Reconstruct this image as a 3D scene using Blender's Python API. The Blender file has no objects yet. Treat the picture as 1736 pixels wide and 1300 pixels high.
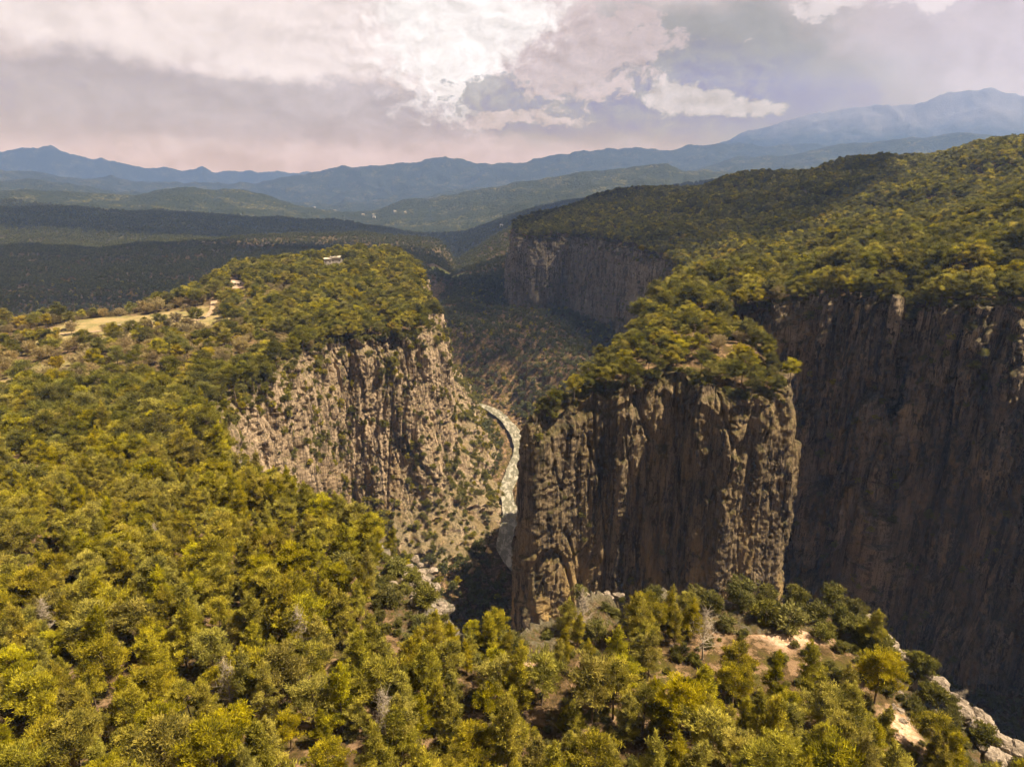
import bpy, math, random, time
import numpy as np
from mathutils import Vector
T0 = time.time()
random.seed(7)
RNG = np.random.default_rng(11)
scene = bpy.context.scene
COL = scene.collection
PITCH = math.radians(17.7); FOC = 1158.0

# ------------------------------------------------------------------ survey helpers
def ray(px, py):
    a = (px-868)/FOC; b = (650-py)/FOC
    return np.array([a, math.cos(PITCH)+b*math.sin(PITCH), -math.sin(PITCH)+b*math.cos(PITCH)])
def at(px, py, z):
    d = ray(px, py); return d*(z/d[2])
def project(x, y, z):
    c, s = math.cos(PITCH), math.sin(PITCH)
    dep = y*c - z*s; up = y*s + z*c
    dep = np.where(np.asarray(dep) < 1, 1, dep)
    return 868+FOC*x/dep, 650-FOC*up/dep, dep

# ------------------------------------------------------------------ noise
_perm = np.random.default_rng(3).permutation(256)
_perm = np.concatenate([_perm, _perm, _perm])
_g3 = np.random.default_rng(4).normal(size=(256, 3)); _g3 /= np.linalg.norm(_g3, axis=1)[:, None]
def noise(x, y, z=0.0):
    x, y, z = np.broadcast_arrays(np.asarray(x, float), np.asarray(y, float), np.asarray(z, float))
    xi = np.floor(x).astype(np.int64); yi = np.floor(y).astype(np.int64); zi = np.floor(z).astype(np.int64)
    xf = x-xi; yf = y-yi; zf = z-zi
    u = xf*xf*xf*(xf*(xf*6-15)+10); v = yf*yf*yf*(yf*(yf*6-15)+10); w = zf*zf*zf*(zf*(zf*6-15)+10)
    def g(a, b, c):
        h = _perm[_perm[_perm[(xi+a) & 255]+((yi+b) & 255)]+((zi+c) & 255)]
        gr = _g3[h]
        return gr[..., 0]*(xf-a)+gr[..., 1]*(yf-b)+gr[..., 2]*(zf-c)
    l = lambda a, b, t: a+(b-a)*t
    return 1.6*l(l(l(g(0,0,0), g(1,0,0), u), l(g(0,1,0), g(1,1,0), u), v),
                 l(l(g(0,0,1), g(1,0,1), u), l(g(0,1,1), g(1,1,1), u), v), w)
def fbm(x, y, z=0.0, o=4, lac=2.03, gain=.5):
    s = 0; a = 1; f = 1
    for i in range(o):
        s = s+a*noise(np.asarray(x)*f+17.3*i, np.asarray(y)*f-9.1*i, np.asarray(z)*f+4.7*i); a *= gain; f *= lac
    return s
def ridged(x, y, z=0.0, o=4):
    s = 0; a = 1; f = 1
    for i in range(o):
        s = s+a*(1-2*np.abs(noise(np.asarray(x)*f+7.7*i, np.asarray(y)*f+3.1*i, np.asarray(z)*f))); a *= .5; f *= 2.1
    return s
def sstep(a, b, x):
    t = np.clip((np.asarray(x)-a)/(b-a), 0, 1); return t*t*(3-2*t)

_hA = np.random.default_rng(5).random(65536); _hB = np.random.default_rng(6).random(65536); _hC = np.random.default_rng(8).random(65536)
def cells(x, y, seed):
    """joint blocks: per-block value and distance to the joint between blocks"""
    xi = np.floor(x).astype(np.int64); yi = np.floor(y).astype(np.int64)
    f1 = np.full(x.shape, 9.0); f2 = np.full(x.shape, 9.0); val = np.zeros(x.shape)
    for a in (-1, 0, 1):
        for b in (-1, 0, 1):
            h = ((xi+a)*73856093 ^ (yi+b)*19349663 ^ seed*83492791) & 65535
            d = np.abs(xi+a+.15+.7*_hA[h]-x)*1.15+np.abs(yi+b+.15+.7*_hB[h]-y)
            nearer = d < f1
            f2 = np.where(nearer, f1, np.minimum(f2, d)); val = np.where(nearer, _hC[h], val); f1 = np.where(nearer, d, f1)
    return val, f2-f1
# ------------------------------------------------------------------ object helpers
def tag(o, label=None, cat=None, group=None, kind=None):
    if label: o['label'] = label
    if cat: o['category'] = cat
    if group: o['group'] = group
    if kind: o['kind'] = kind
    return o
def link(o, parent=None):
    COL.objects.link(o)
    if parent is not None: o.parent = parent
    return o
def np_mesh(name, V, F, smooth=False, mats=None, mi=None):
    me = bpy.data.meshes.new(name)
    V = np.asarray(V, np.float32); F = np.asarray(F, np.int32)
    k = F.shape[1]
    me.vertices.add(len(V)); me.vertices.foreach_set('co', V.ravel())
    me.loops.add(F.size); me.loops.foreach_set('vertex_index', F.ravel())
    me.polygons.add(len(F)); me.polygons.foreach_set('loop_start', np.arange(0, F.size, k, dtype=np.int32))
    me.polygons.foreach_set('loop_total', np.full(len(F), k, np.int32))
    if mi is not None: me.polygons.foreach_set('material_index', np.asarray(mi, np.int32))
    me.polygons.foreach_set('use_smooth', np.full(len(F), smooth))
    me.update(calc_edges=True)
    for m in (mats or []): me.materials.append(m)
    return me
def attr(me, name, vals, dom='POINT', typ='FLOAT'):
    a = me.attributes.new(name, typ, dom)
    a.data.foreach_set('value' if typ != 'FLOAT_VECTOR' else 'vector', np.asarray(vals, np.int32 if typ == 'INT' else np.float32).ravel())
def grid_faces(nr, nc):
    i = np.arange(nr-1)[:, None]*nc+np.arange(nc-1)[None, :]
    return np.stack([i, i+1, i+nc+1, i+nc], -1).reshape(-1, 4)

# ------------------------------------------------------------------ materials
class NT:
    def __init__(s, tree): s.t = tree; s.n = tree.nodes; s.l = tree.links
    def node(s, kind, **kw):
        nd = s.n.new(kind)
        for k, v in kw.items(): setattr(nd, k, v)
        return nd
    def put(s, sock, v):
        if isinstance(v, bpy.types.NodeSocket): s.l.new(v, sock)
        elif isinstance(v, (tuple, list)) and len(v) == 3 and sock.type == 'RGBA': sock.default_value = (*v, 1)
        else: sock.default_value = v
    def m(s, op, a, b=0.0, c=0.0):
        nd = s.node('ShaderNodeMath', operation=op)
        s.put(nd.inputs[0], a); s.put(nd.inputs[1], b); s.put(nd.inputs[2], c); return nd.outputs[0]
    def add(s, *a):
        r = a[0]
        for x in a[1:]: r = s.m('ADD', r, x)
        return r
    def mul(s, *a):
        r = a[0]
        for x in a[1:]: r = s.m('MULTIPLY', r, x)
        return r
    def mix(s, f, a, b, mode='MIX'):
        nd = s.node('ShaderNodeMix', data_type='RGBA', blend_type=mode)
        s.put(nd.inputs[0], f); s.put(nd.inputs[6], a); s.put(nd.inputs[7], b); return nd.outputs[2]
    def ramp(s, v, lo, hi, interp='SMOOTHSTEP'):
        nd = s.node('ShaderNodeMapRange', interpolation_type=interp)
        s.put(nd.inputs[0], v); nd.inputs[1].default_value = lo; nd.inputs[2].default_value = hi
        return nd.outputs[0]
    def noise(s, vec, scale, detail=4, rough=.55, dist=0.0):
        nd = s.node('ShaderNodeTexNoise'); s.put(nd.inputs['Vector'], vec)
        nd.inputs['Scale'].default_value = scale; nd.inputs['Detail'].default_value = detail
        nd.inputs['Roughness'].default_value = rough; nd.inputs['Distortion'].default_value = dist
        return nd.outputs['Fac']
    def scalev(s, vec, sx, sy, sz):
        nd = s.node('ShaderNodeMapping'); s.put(nd.inputs[0], vec); nd.inputs['Scale'].default_value = (sx, sy, sz); return nd.outputs[0]
    def attr(s, name):
        return s.node('ShaderNodeAttribute', attribute_name=name)
def material(name, rough=.9, spec=.2):
    m = bpy.data.materials.new(name); m.use_nodes = True
    nt = NT(m.node_tree); b = nt.n['Principled BSDF']
    b.inputs['Roughness'].default_value = rough; b.inputs['Specular IOR Level'].default_value = spec
    return m, nt, b
def bump(nt, b, h, strength, dist):
    nd = nt.node('ShaderNodeBump'); nd.inputs['Strength'].default_value = strength; nd.inputs['Distance'].default_value = dist
    nt.put(nd.inputs['Height'], h); nt.l.new(nd.outputs[0], b.inputs['Normal'])

def cliff_material(name, light, mid, dark, ochre, ochre_amt, green_amt, stain):
    m, nt, b = material(name, .92, .15)
    co = nt.node('ShaderNodeTexCoord').outputs['Object']
    geo = nt.node('ShaderNodeNewGeometry')
    nz = nt.node('ShaderNodeSeparateXYZ'); nt.l.new(geo.outputs['Normal'], nz.inputs[0])
    st = nt.scalev(co, 1, 1, .09); st2 = nt.scalev(co, 1, 1, .28); bed = nt.scalev(co, .25, .25, 1.0)
    big = nt.noise(co, .035, 4); patch = nt.noise(st2, .09, 5, .6)
    c = nt.mix(nt.ramp(patch, .38, .62), mid, light)
    c = nt.mix(nt.mul(nt.ramp(nt.noise(co, .6, 6, .7), .35, .7), .55), c, light)
    c = nt.mix(nt.mul(nt.ramp(nt.noise(bed, .8, 5, .7), .52, .62), .45), c, mid)
    # streaks of black lichen washed down the face
    s1 = nt.ramp(nt.noise(nt.scalev(co, 1, 1, .05), .45, 7, .72, .25), .49, .56); s1b = nt.ramp(big, .30, .5)
    c = nt.mix(nt.mul(s1, s1b, stain), c, dark)
    s2 = nt.ramp(nt.noise(nt.scalev(co, 1, 1, .045), 1.5, 6, .75, .1), .50, .58)
    c = nt.mix(nt.mul(s2, .75*stain), c, dark)
    lo = nt.attr('low').outputs['Fac']
    oc = nt.ramp(nt.noise(nt.scalev(co, 1, 1, .35), .075, 4, .55), .47, .60)
    c = nt.mix(nt.mul(oc, nt.add(lo, .15), ochre_amt), c, ochre)
    # scrub and moss take hold on ledges
    g = nt.ramp(nt.add(nz.outputs['Z'], nt.mul(nt.add(nt.noise(co, .25, 5, .65), -.5), 1.3)), .34, .62)
    c = nt.mix(nt.mul(g, green_amt), c, nt.mix(nt.noise(co, 1.5, 3), (.035, .038, .008), (.11, .10, .028)))
    g2 = nt.ramp(nt.noise(nt.scalev(co, 1, 1, .4), .12, 6, .72), .56, .66)
    c = nt.mix(nt.mul(g2, green_amt*.7), c, (.045, .045, .012))
    soil_ = nt.mix(nt.ramp(nt.noise(co, .9, 6, .7), .42, .6), nt.mix(nt.noise(co, .35, 5, .6), (.09,.07,.03), (.26,.17,.10)), nt.mix(nt.noise(co, 2.0, 4), (.05,.05,.012), (.15,.14,.035)))
    c = nt.mix(nt.mul(nt.attr('cap').outputs['Fac'], nt.ramp(nt.noise(co, .7, 6, .7), .36, .52)), c, soil_)
    nt.put(b.inputs['Base Color'], c)
    h = nt.add(nt.mul(nt.noise(st2, 1.1, 8, .72), 1.0), nt.mul(nt.noise(co, 1.6, 6, .7), .5), nt.mul(nt.noise(bed, 1.6, 4, .7), .45))
    bump(nt, b, h, 1.0, 1.3)
    return m

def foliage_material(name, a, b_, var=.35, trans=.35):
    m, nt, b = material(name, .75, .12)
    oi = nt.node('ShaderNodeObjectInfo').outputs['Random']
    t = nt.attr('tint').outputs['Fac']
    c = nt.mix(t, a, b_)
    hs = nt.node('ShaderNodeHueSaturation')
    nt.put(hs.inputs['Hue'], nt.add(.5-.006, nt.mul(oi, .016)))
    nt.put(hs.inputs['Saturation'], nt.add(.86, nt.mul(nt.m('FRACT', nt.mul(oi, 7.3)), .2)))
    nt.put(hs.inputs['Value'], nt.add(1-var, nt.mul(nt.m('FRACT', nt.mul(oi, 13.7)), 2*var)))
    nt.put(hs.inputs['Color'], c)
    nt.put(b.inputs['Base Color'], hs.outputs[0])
    tr = nt.node('ShaderNodeBsdfTranslucent'); nt.l.new(hs.outputs[0], tr.inputs[0])
    mx = nt.node('ShaderNodeMixShader'); mx.inputs[0].default_value = trans
    out = nt.n['Material Output']
    nt.l.new(b.outputs[0], mx.inputs[1]); nt.l.new(tr.outputs[0], mx.inputs[2]); nt.l.new(mx.outputs[0], out.inputs[0])
    return m
def flat_material(name, c1, c2, scale=.8, rough=.9, bumpd=.0, spec=.2):
    m, nt, b = material(name, rough, spec)
    co = nt.node('ShaderNodeTexCoord').outputs['Object']
    f = nt.noise(co, scale, 6, .65)
    nt.put(b.inputs['Base Color'], nt.mix(nt.ramp(f, .35, .65), c1, c2))
    if bumpd: bump(nt, b, nt.noise(co, scale*2.5, 6, .7), 1.0, bumpd)
    return m

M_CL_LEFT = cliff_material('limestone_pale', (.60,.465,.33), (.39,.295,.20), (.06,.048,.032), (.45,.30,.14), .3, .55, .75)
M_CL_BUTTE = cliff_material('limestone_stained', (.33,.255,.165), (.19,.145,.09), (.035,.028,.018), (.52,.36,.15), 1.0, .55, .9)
M_CL_RIGHT = cliff_material('limestone_shaded', (.52,.41,.29), (.19,.145,.095), (.016,.012,.008), (.30,.20,.10), .3, .5, .9)  # colour contrast raised so the ribs read without raking light
M_CL_FAR = cliff_material('limestone_grey', (.54,.46,.36), (.34,.29,.22), (.08,.068,.05), (.36,.27,.18), .4, .6, .8)
M_CL_FORE = cliff_material('limestone_rim', (.52,.46,.38), (.34,.29,.23), (.10,.08,.06), (.45,.30,.14), .1, .6, .5)
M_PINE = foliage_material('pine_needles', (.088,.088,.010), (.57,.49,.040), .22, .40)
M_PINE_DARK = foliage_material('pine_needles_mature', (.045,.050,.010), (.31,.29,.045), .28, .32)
M_WOOD = foliage_material('woodland_leaves', (.085,.090,.028), (.16,.165,.052), .15, .3)
M_BUSH = foliage_material('scrub_leaves', (.085,.088,.018), (.27,.25,.055), .3, .35)
M_DECID = foliage_material('autumn_leaves', (.20,.155,.07), (.40,.32,.14), .3, .3)
M_YELLOW = foliage_material('yellow_leaves', (.26,.20,.02), (.56,.44,.04), .2, .4)
M_RUST = foliage_material('rust_leaves', (.22,.09,.03), (.42,.20,.07), .1, .3)
M_BARK = flat_material('bark', (.12,.085,.06), (.22,.17,.13), 2.5, .95)
M_TWIG = flat_material('pale_dead_wood', (.30,.25,.19), (.48,.42,.34), 3, .9)
M_ROCK = flat_material('boulder_limestone', (.17,.14,.11), (.42,.355,.29), 1.4, .9, .35)

# ------------------------------------------------------------------ plan of the two plateaus (metres; camera at the origin, looking along +Y)
# rim of the left-hand plateau, walked away from the camera: void on the right hand
RIM_FORE = [(98,20,-79),(88,50,-80),(79,66,-80),(73,76,-79),(68,85,-78),(64,95,-76.5),(61,105,-75.5),(47,108,-75),(30,108,-75),(14,109,-76),(3,103,-77),
            (-4,101,-78),(-12,105,-78),(-16,122,-79),(-23,132,-80.5),(-38,147,-82),(-57,163,-83.5),(-79,188,-87),(-97,212,-91),(-113,238,-94)]
RIM_LEFT = [(-113,238,-94),(-117,259,-96),(-120,279,-98),(-116,323,-101),(-117,375,-103),(-109,402,-104),(-84,411,-104),(-63,420,-104),(-48,442,-104),
            (-50,468,-103),(-60,492,-101),(-64,530,-98),(-73,575,-95),(-84,624,-93),(-103,682,-92),(-128,718,-92),(-163,738,-93)]
EDGE_BACK1 = [(-230,705,-98),(-268,660,-99),(-262,600,-100),(-252,545,-103),(-284,486,-104),(-347,456,-106),(-430,446,-108),(-700,440,-112),(-1100,430,-118),(-1100,-200,-90),(120,-200,-80)]
P1 = RIM_FORE[:-1]+RIM_LEFT+EDGE_BACK1
RIM_FAR = [(60,1260,-88),(8,1130,-90),(0,1048,-92),(6,960,-95),(30,935,-95),(74,950,-94),(100,900,-92),(128,825,-92),(140,740,-91),(150,675,-91),(146,610,-90),(150,560,-88),(120,485,-83),(100,432,-77)]
RIM_BUTTE = [(100,432,-77),(82,388,-77),(63,336,-81),(38,297,-86),(23,274,-90),(12,263,-92),(5.5,257,-94),(9,250,-94),(31,257,-89),(45,254,-84),(61,257,-79),(74,250,-81),(84,248,-86),(100,250,-87),(111.5,252,-88),
             (114.5,262,-83),(116,279,-79),(116,298,-78),(112,318,-79),(111,338,-80)]
RIM_RIGHT = [(111,338,-80),(120,350,-74),(134,343,-67),(150,321,-60),(169,306,-57),(176,298,-60),(184,318,-72),(185,292,-60),(197,279,-56),(212,272,-55),(235,262,-53),(262,235,-50),(290,180,-46)]
EDGE_BACK2 = [(420,60,-40),(1500,0,60),(1500,1400,80),(900,1400,10),(420,1420,-20),(220,1450,-60)]
P2 = RIM_FAR+RIM_BUTTE[1:]+RIM_RIGHT[1:]+EDGE_BACK2

def seg_dist(px, py, pts, closed=True):
    """signed distance (positive inside) and nearest segment index"""
    P = np.array([(p[0], p[1]) for p in pts], float)
    Q = np.roll(P, -1, 0)
    if not closed: P = P[:-1]; Q = Q[:-1]
    best = np.full(px.shape, 1e18); idx = np.zeros(px.shape, int); ins = np.zeros(px.shape, bool)
    for i, (a, b) in enumerate(zip(P, Q)):
        d = b-a; L = d@d
        t = np.clip(((px-a[0])*d[0]+(py-a[1])*d[1])/max(L, 1e-9), 0, 1)
        q = (px-a[0]-t*d[0])**2+(py-a[1]-t*d[1])**2
        k = q < best; best = np.where(k, q, best); idx = np.where(k, i, idx)
        if closed and a[1] != b[1]:
            c = (a[1] > py) != (b[1] > py)
            xi = a[0]+(py-a[1])*(b[0]-a[0])/(b[1]-a[1])
            ins ^= c & (px < xi)
    s = np.sqrt(best)
    return (np.where(ins, s, -s) if closed else s), idx
N_CLIFF1 = len(RIM_FORE)-1+len(RIM_LEFT)-1
N_CLIFF2 = len(RIM_FAR)+len(RIM_BUTTE)-1+len(RIM_RIGHT)-1-1

C1 = [(p[0], p[1], p[2]) for p in RIM_FORE+RIM_LEFT+EDGE_BACK1]+[
    (0,0,-66),(0,40,-71),(-30,60,-73),(30,60,-73),(-60,90,-77),(-20,85,-75),(25,90,-75),(50,88,-75),(-120,60,-76),(-110,130,-84),(-70,130,-81),(-180,120,-84),
    (-150,190,-92),(-220,220,-96),(-160,260,-97),(-180,330,-101),(-260,330,-102),(-200,420,-104),(-300,400,-104),(-400,300,-104),(-140,450,-103),(-120,520,-98),
    (-130,600,-94),(-180,600,-96),(-220,560,-98),(-180,500,-102),(-230,480,-104),(-150,680,-94),(-500,200,-96)]
C2 = [(p[0], p[1], p[2]) for p in RIM_FAR+RIM_BUTTE+RIM_RIGHT]+[
    (80,290,-72),(60,275,-78),(40,270,-84),(98,285,-73),(88,335,-77),(98,370,-74),(125,400,-67),(150,430,-66),
    (185,360,-52),(215,330,-48),(260,330,-38),(320,400,-26),(230,420,-50),(268,500,-46),(350,450,-24),(420,480,-6),(200,560,-70),(210,660,-74),(180,800,-76),(160,950,-80),
    (300,650,-52),(400,650,-22),(500,700,4),(570,800,17),(640,900,22),(520,1000,2),(420,1150,-20),(300,1000,-48),(400,850,-20),(260,1300,-50),(150,1200,-72),(120,1100,-80),
    (800,900,40),(1000,600,60),(600,500,22),(500,300,10),(400,200,-10),(900,200,60),(700,1200,0),(1500,600,100),(1500,1200,60)]
def shepard(x, y, C, p=3.2):
    num = np.zeros(x.shape); den = np.zeros(x.shape)
    for (a, b, c) in C:
        w = ((x-a)**2+(y-b)**2+30)**(-p/2); num += w*c; den += w
    return num/den

# river course
RIVER = [(75,60),(40,120),(10,170),(-8,215),(-6,250),(10,285),(24,320),(15,350),(3,375),(-5.5,397),(-3.3,418),(-1,443),(-4.6,480),(1,513),(7.4,562),(3.9,597),(-9,640),(-24,668),(-62,700),(-120,745),(-170,830),(-190,950),(-150,1100),(-130,1230)]
RZ = -240.0

# far country: crest lines read as (px, py) at a distance each
LAYERS = [
 (1120, [(-900,520),(-300,530),(0,533),(200,528),(400,520),(640,500),(760,492),(850,492),(1000,500),(2600,500)]),
 (1450, [(-900,470),(-300,474),(0,478),(200,468),(400,455),(600,440),(690,438),(740,452),(770,470),(800,470),(850,455),(1000,430),(2600,400)]),
 (1900, [(-900,440),(-300,436),(0,428),(150,429),(300,413),(420,406),(500,400),(620,402),(700,402),(742,410),(762,430),(772,452),(785,440),(830,408),(870,385),(950,362),(1100,345),(1400,310),(2600,200)]),
 (3000, [(-900,350),(-300,350),(0,352),(200,358),(400,371),(560,376),(650,386),(690,398),(740,404),(790,397),(850,376),(890,361),(950,345),(1050,330),(1250,300),(1500,290),(2600,240)]),
 (4600, [(-900,310),(-100,318),(0,320),(100,321),(230,329),(260,321),(400,322),(450,331),(520,350),(580,362),(640,357),(700,338),(750,330),(830,321),(870,311),(920,306),(1000,291),(1080,278),(1130,278),(1160,290),(1250,292),(1400,285),(2600,230)]),
 (6500, [(-900,300),(0,302),(60,304),(130,309),(200,320),(300,330),(450,336),(560,342),(640,340),(760,326),(900,310),(1050,295),(1160,287),(1250,268),(1350,252),(1430,247),(1500,240),(1600,228),(1660,219),(1736,220),(1900,215),(2600,190)]),
 (8300, [(-900,290),(0,287),(60,289),(130,296),(200,302),(400,312),(480,302),(530,291),(600,281),(650,275),(700,271),(750,267),(790,269),(870,271),(920,262),(1000,255),(1090,248),(1150,252),(1200,243),(1280,246),(1400,244),(1736,240),(2600,240)]),
 (10500, [(-900,300),(400,312),(1000,300),(1150,265),(1180,251),(1230,232),(1270,214),(1320,208),(1360,196),(1410,187),(1450,178),(1500,176),(1550,170),(1590,160),(1630,152),(1680,142),(1705,147),(1740,156),(1790,150),(1900,165),(2200,180),(2600,200)]),
 (12000, [(-900,240),(-100,262),(0,252),(40,254),(70,246),(85,243),(100,250),(120,261),(180,272),(240,282),(300,288),(330,287),(345,284),(365,290),(400,292),(500,293),(600,293),(1000,293),(2600,293)]),
]
def layer_tables():
    out = []
    for D, pts in LAYERS:
        az = []; el = []
        for px, py in pts:
            d = ray(px, py); az.append(math.atan2(d[0], d[1])); el.append(d[2]/math.hypot(d[0], d[1]))
        out.append((D, np.array(az), np.array(el)*D))
    return out
LT = layer_tables()
def far_height(r, az):
    zs = [np.interp(az, a, z) for (D, a, z) in LT]
    Ds = [D for D, _, _ in LT]
    lr = np.log(np.maximum(r, 1.0)); H = zs[0].copy()
    for i in range(len(Ds)-1):
        t = np.clip((lr-math.log(Ds[i]))/(math.log(Ds[i+1])-math.log(Ds[i])), 0, 1)
        dip = [0, 12, 30, 50, 90, 130, 200, 260][i]
        up = np.abs(zs[i+1]-zs[i])
        seg = zs[i]+(zs[i+1]-zs[i])*t-np.minimum(dip+.1*up, dip*2)*np.sin(math.pi*np.clip(t, 0, 1))**1.0
        H = np.where(lr >= math.log(Ds[i]), seg, H)
    t = sstep(Ds[-1], Ds[-1]*1.25, r)
    H = np.where(r > Ds[-1], zs[-1]*(1-t)-250*t, H)
    return H
JUNC = [(-163,738), (60,1260), (290,180), (98,20)]
def height(x, y, full=False):
    if x.ndim == 2:                       # the big sheet: the plateaus only matter near by
        k = int(np.searchsorted(x[:, 0]**2+y[:, 0]**2, 2900**2))
        return np.vstack([_height(x[:k].ravel(), y[:k].ravel()).reshape(x[:k].shape), _far_only(x[k:], y[k:])])
    return _height(x, y)
def _far_only(x, y):
    r = np.hypot(x, y); az = np.arctan2(x, y)
    return far_height(r, az)+(ridged(x/640, y/640, 1.3, 6)-1.2)*21*np.clip(r/4000, 0, 2.6)*sstep(1500, 3500, r)+fbm(x/160, y/160, 2, 4)*7
def _height(x, y):
    r = np.hypot(x, y); az = np.arctan2(x, y)
    dr, _ = seg_dist(x, y, RIVER, closed=False)
    amp = 8+40*np.maximum(sstep(470, 570, y)*sstep(-5, 18, x), sstep(640, 740, y))
    floor = RZ-4+amp*sstep(6, 95, dr)*1.08+3.5*fbm(x/22, y/22, 0, 3)*sstep(6, 20, dr)+4.5*np.maximum(0, fbm(x/7, y/7, 4, 3)+.1)*sstep(1.5, 8, dr)
    far = far_height(r, az)
    dist_w = np.clip(r/4000, 0, 2.6)
    far = far+(ridged(x/640, y/640, 1.3, 6)-1.2)*21*dist_w*sstep(1500, 3500, r)+fbm(x/160, y/160, 2, 4)*7*sstep(1000, 1500, r)
    base = floor+(far-floor)*sstep(1050, 1350, r+np.where(x < -150, np.minimum((-150-x), 250), 0))
    H = base
    for (P, C, nc) in ((P1, C1, N_CLIFF1), (P2, C2, N_CLIFF2)):
        sd, idx = seg_dist(x, y, P)
        steep = sum(3.5*np.exp(-np.hypot(x-j[0], y-j[1])/70) for j in JUNC)
        zp = shepard(x, y, C)+1.2*fbm(x/25, y/25, 5, 3)*sstep(3, 25, sd)
        cliffy = idx < nc
        inside = zp*sstep(6, 9, sd)+base*(1-sstep(6, 9, sd))
        slope = zp-(.48+steep)*np.maximum(-sd, 0)+4*fbm(x/60, y/60, 8, 3)*sstep(5, 60, -sd)
        H = np.where(sd > 0, np.where(cliffy, inside, zp), np.where(cliffy, H, np.maximum(H, slope)))
    return H
def plateau_z(x, y, which):
    C = C1 if which == 1 else C2
    return shepard(x, y, C)

# ------------------------------------------------------------------ ground sheet (polar grid, fine near, coarse far)
def mask_poly(x, y, pts, soft=3.0, wob=3.0):
    sd, _ = seg_dist(x, y, pts)
    return sstep(-soft, soft, sd+wob*fbm(x/9, y/9, 3, 3))
FIELD = [at(*p, -103)[:2] for p in ((40,566),(150,536),(250,532),(345,520),(372,530),(395,540),(380,556),(330,560),(290,552),(240,562),(190,580),(120,590),(60,580))]
FIELD2 = [at(*p, -99)[:2] for p in ((-80,640),(60,610),(150,590),(210,610),(180,640),(110,655),(0,690),(-80,700))]
SOIL = [[at(*p, -75)[:2] for p in ((1195,1040),(1225,1022),(1300,1030),(1390,1042),(1410,1085),(1330,1100),(1270,1075),(1210,1065))],
        [at(*p, -75)[:2] for p in ((868,1085),(910,1062),(935,1085),(925,1115),(880,1125))],
        [at(*p, -75)[:2] for p in ((1500,1195),(1545,1190),(1570,1235),(1520,1250))],
        [at(*p, -76)[:2] for p in ((1000,1006),(1060,1012),(1040,1045),(990,1040))]]
VIEW_GAPS = [[(1190,1030),(1240,1018),(1320,1022),(1410,1040),(1425,1085),(1340,1105),(1260,1080),(1205,1065)], [(868,1085),(910,1062),(935,1085),(925,1115),(880,1125)], [(625,1005),(650,975),(700,935),(745,950),(768,1035),(740,1050),(690,1040),(640,1040)],
    [(975,1000),(1050,1000),(1055,1030),(985,1032)], [(1500,1190),(1550,1185),(1575,1240),(1520,1255)], [(1505,1075),(1560,1085),(1736,1235),(1736,1300),(1665,1300),(1640,1240),(1540,1140)]]
HUTS = [at(*p, -98)[:2] for p in ((380,470),(398,469),(418,483),(404,488),(386,480))]
ROAD = [at(*p, -103.5)[:2] for p in ((-60,575),(20,570),(90,565),(140,563),(180,559),(215,553),(260,549),(300,546),(335,541),(352,533),(362,524),(364,516))]
ROAD2 = [at(*p, -99)[:2] for p in ((-80,690),(0,660),(40,645),(70,637),(100,634))]
r = np.concatenate([np.geomspace(25, 1400, 700), np.geomspace(1408, 13300, 430)])
azs = np.radians(np.linspace(-62, 62, 860))
R, A = np.meshgrid(r, azs, indexing='ij')
X = R*np.sin(A); Y = R*np.cos(A)
Z = height(X, Y)
V = np.stack([X, Y, Z], -1).reshape(-1, 3)
gme = np_mesh('ground', V, grid_faces(len(r), len(azs))[:, ::-1], smooth=True)
soil = np.maximum.reduce([mask_poly(X, Y, s, 1.2, 1.2) for s in SOIL]+[mask_poly(X, Y, HUTS, 2, 2)])
grass = np.maximum(mask_poly(X, Y, FIELD, 5, 5), .8*mask_poly(X, Y, FIELD2, 8, 8))
MEADOW = [at(*p, -214)[:2] for p in ((722,470),(735,464),(765,463),(785,459),(795,462),(780,470),(750,475),(730,475))]
meadow = mask_poly(X, Y, MEADOW, 2, 6)*(R < 2500)
attr(gme, 'soil', soil); attr(gme, 'grass', grass)
attr(gme, 'far', sstep(1200, 3000, R)); attr(gme, 'meadow', meadow)
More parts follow.
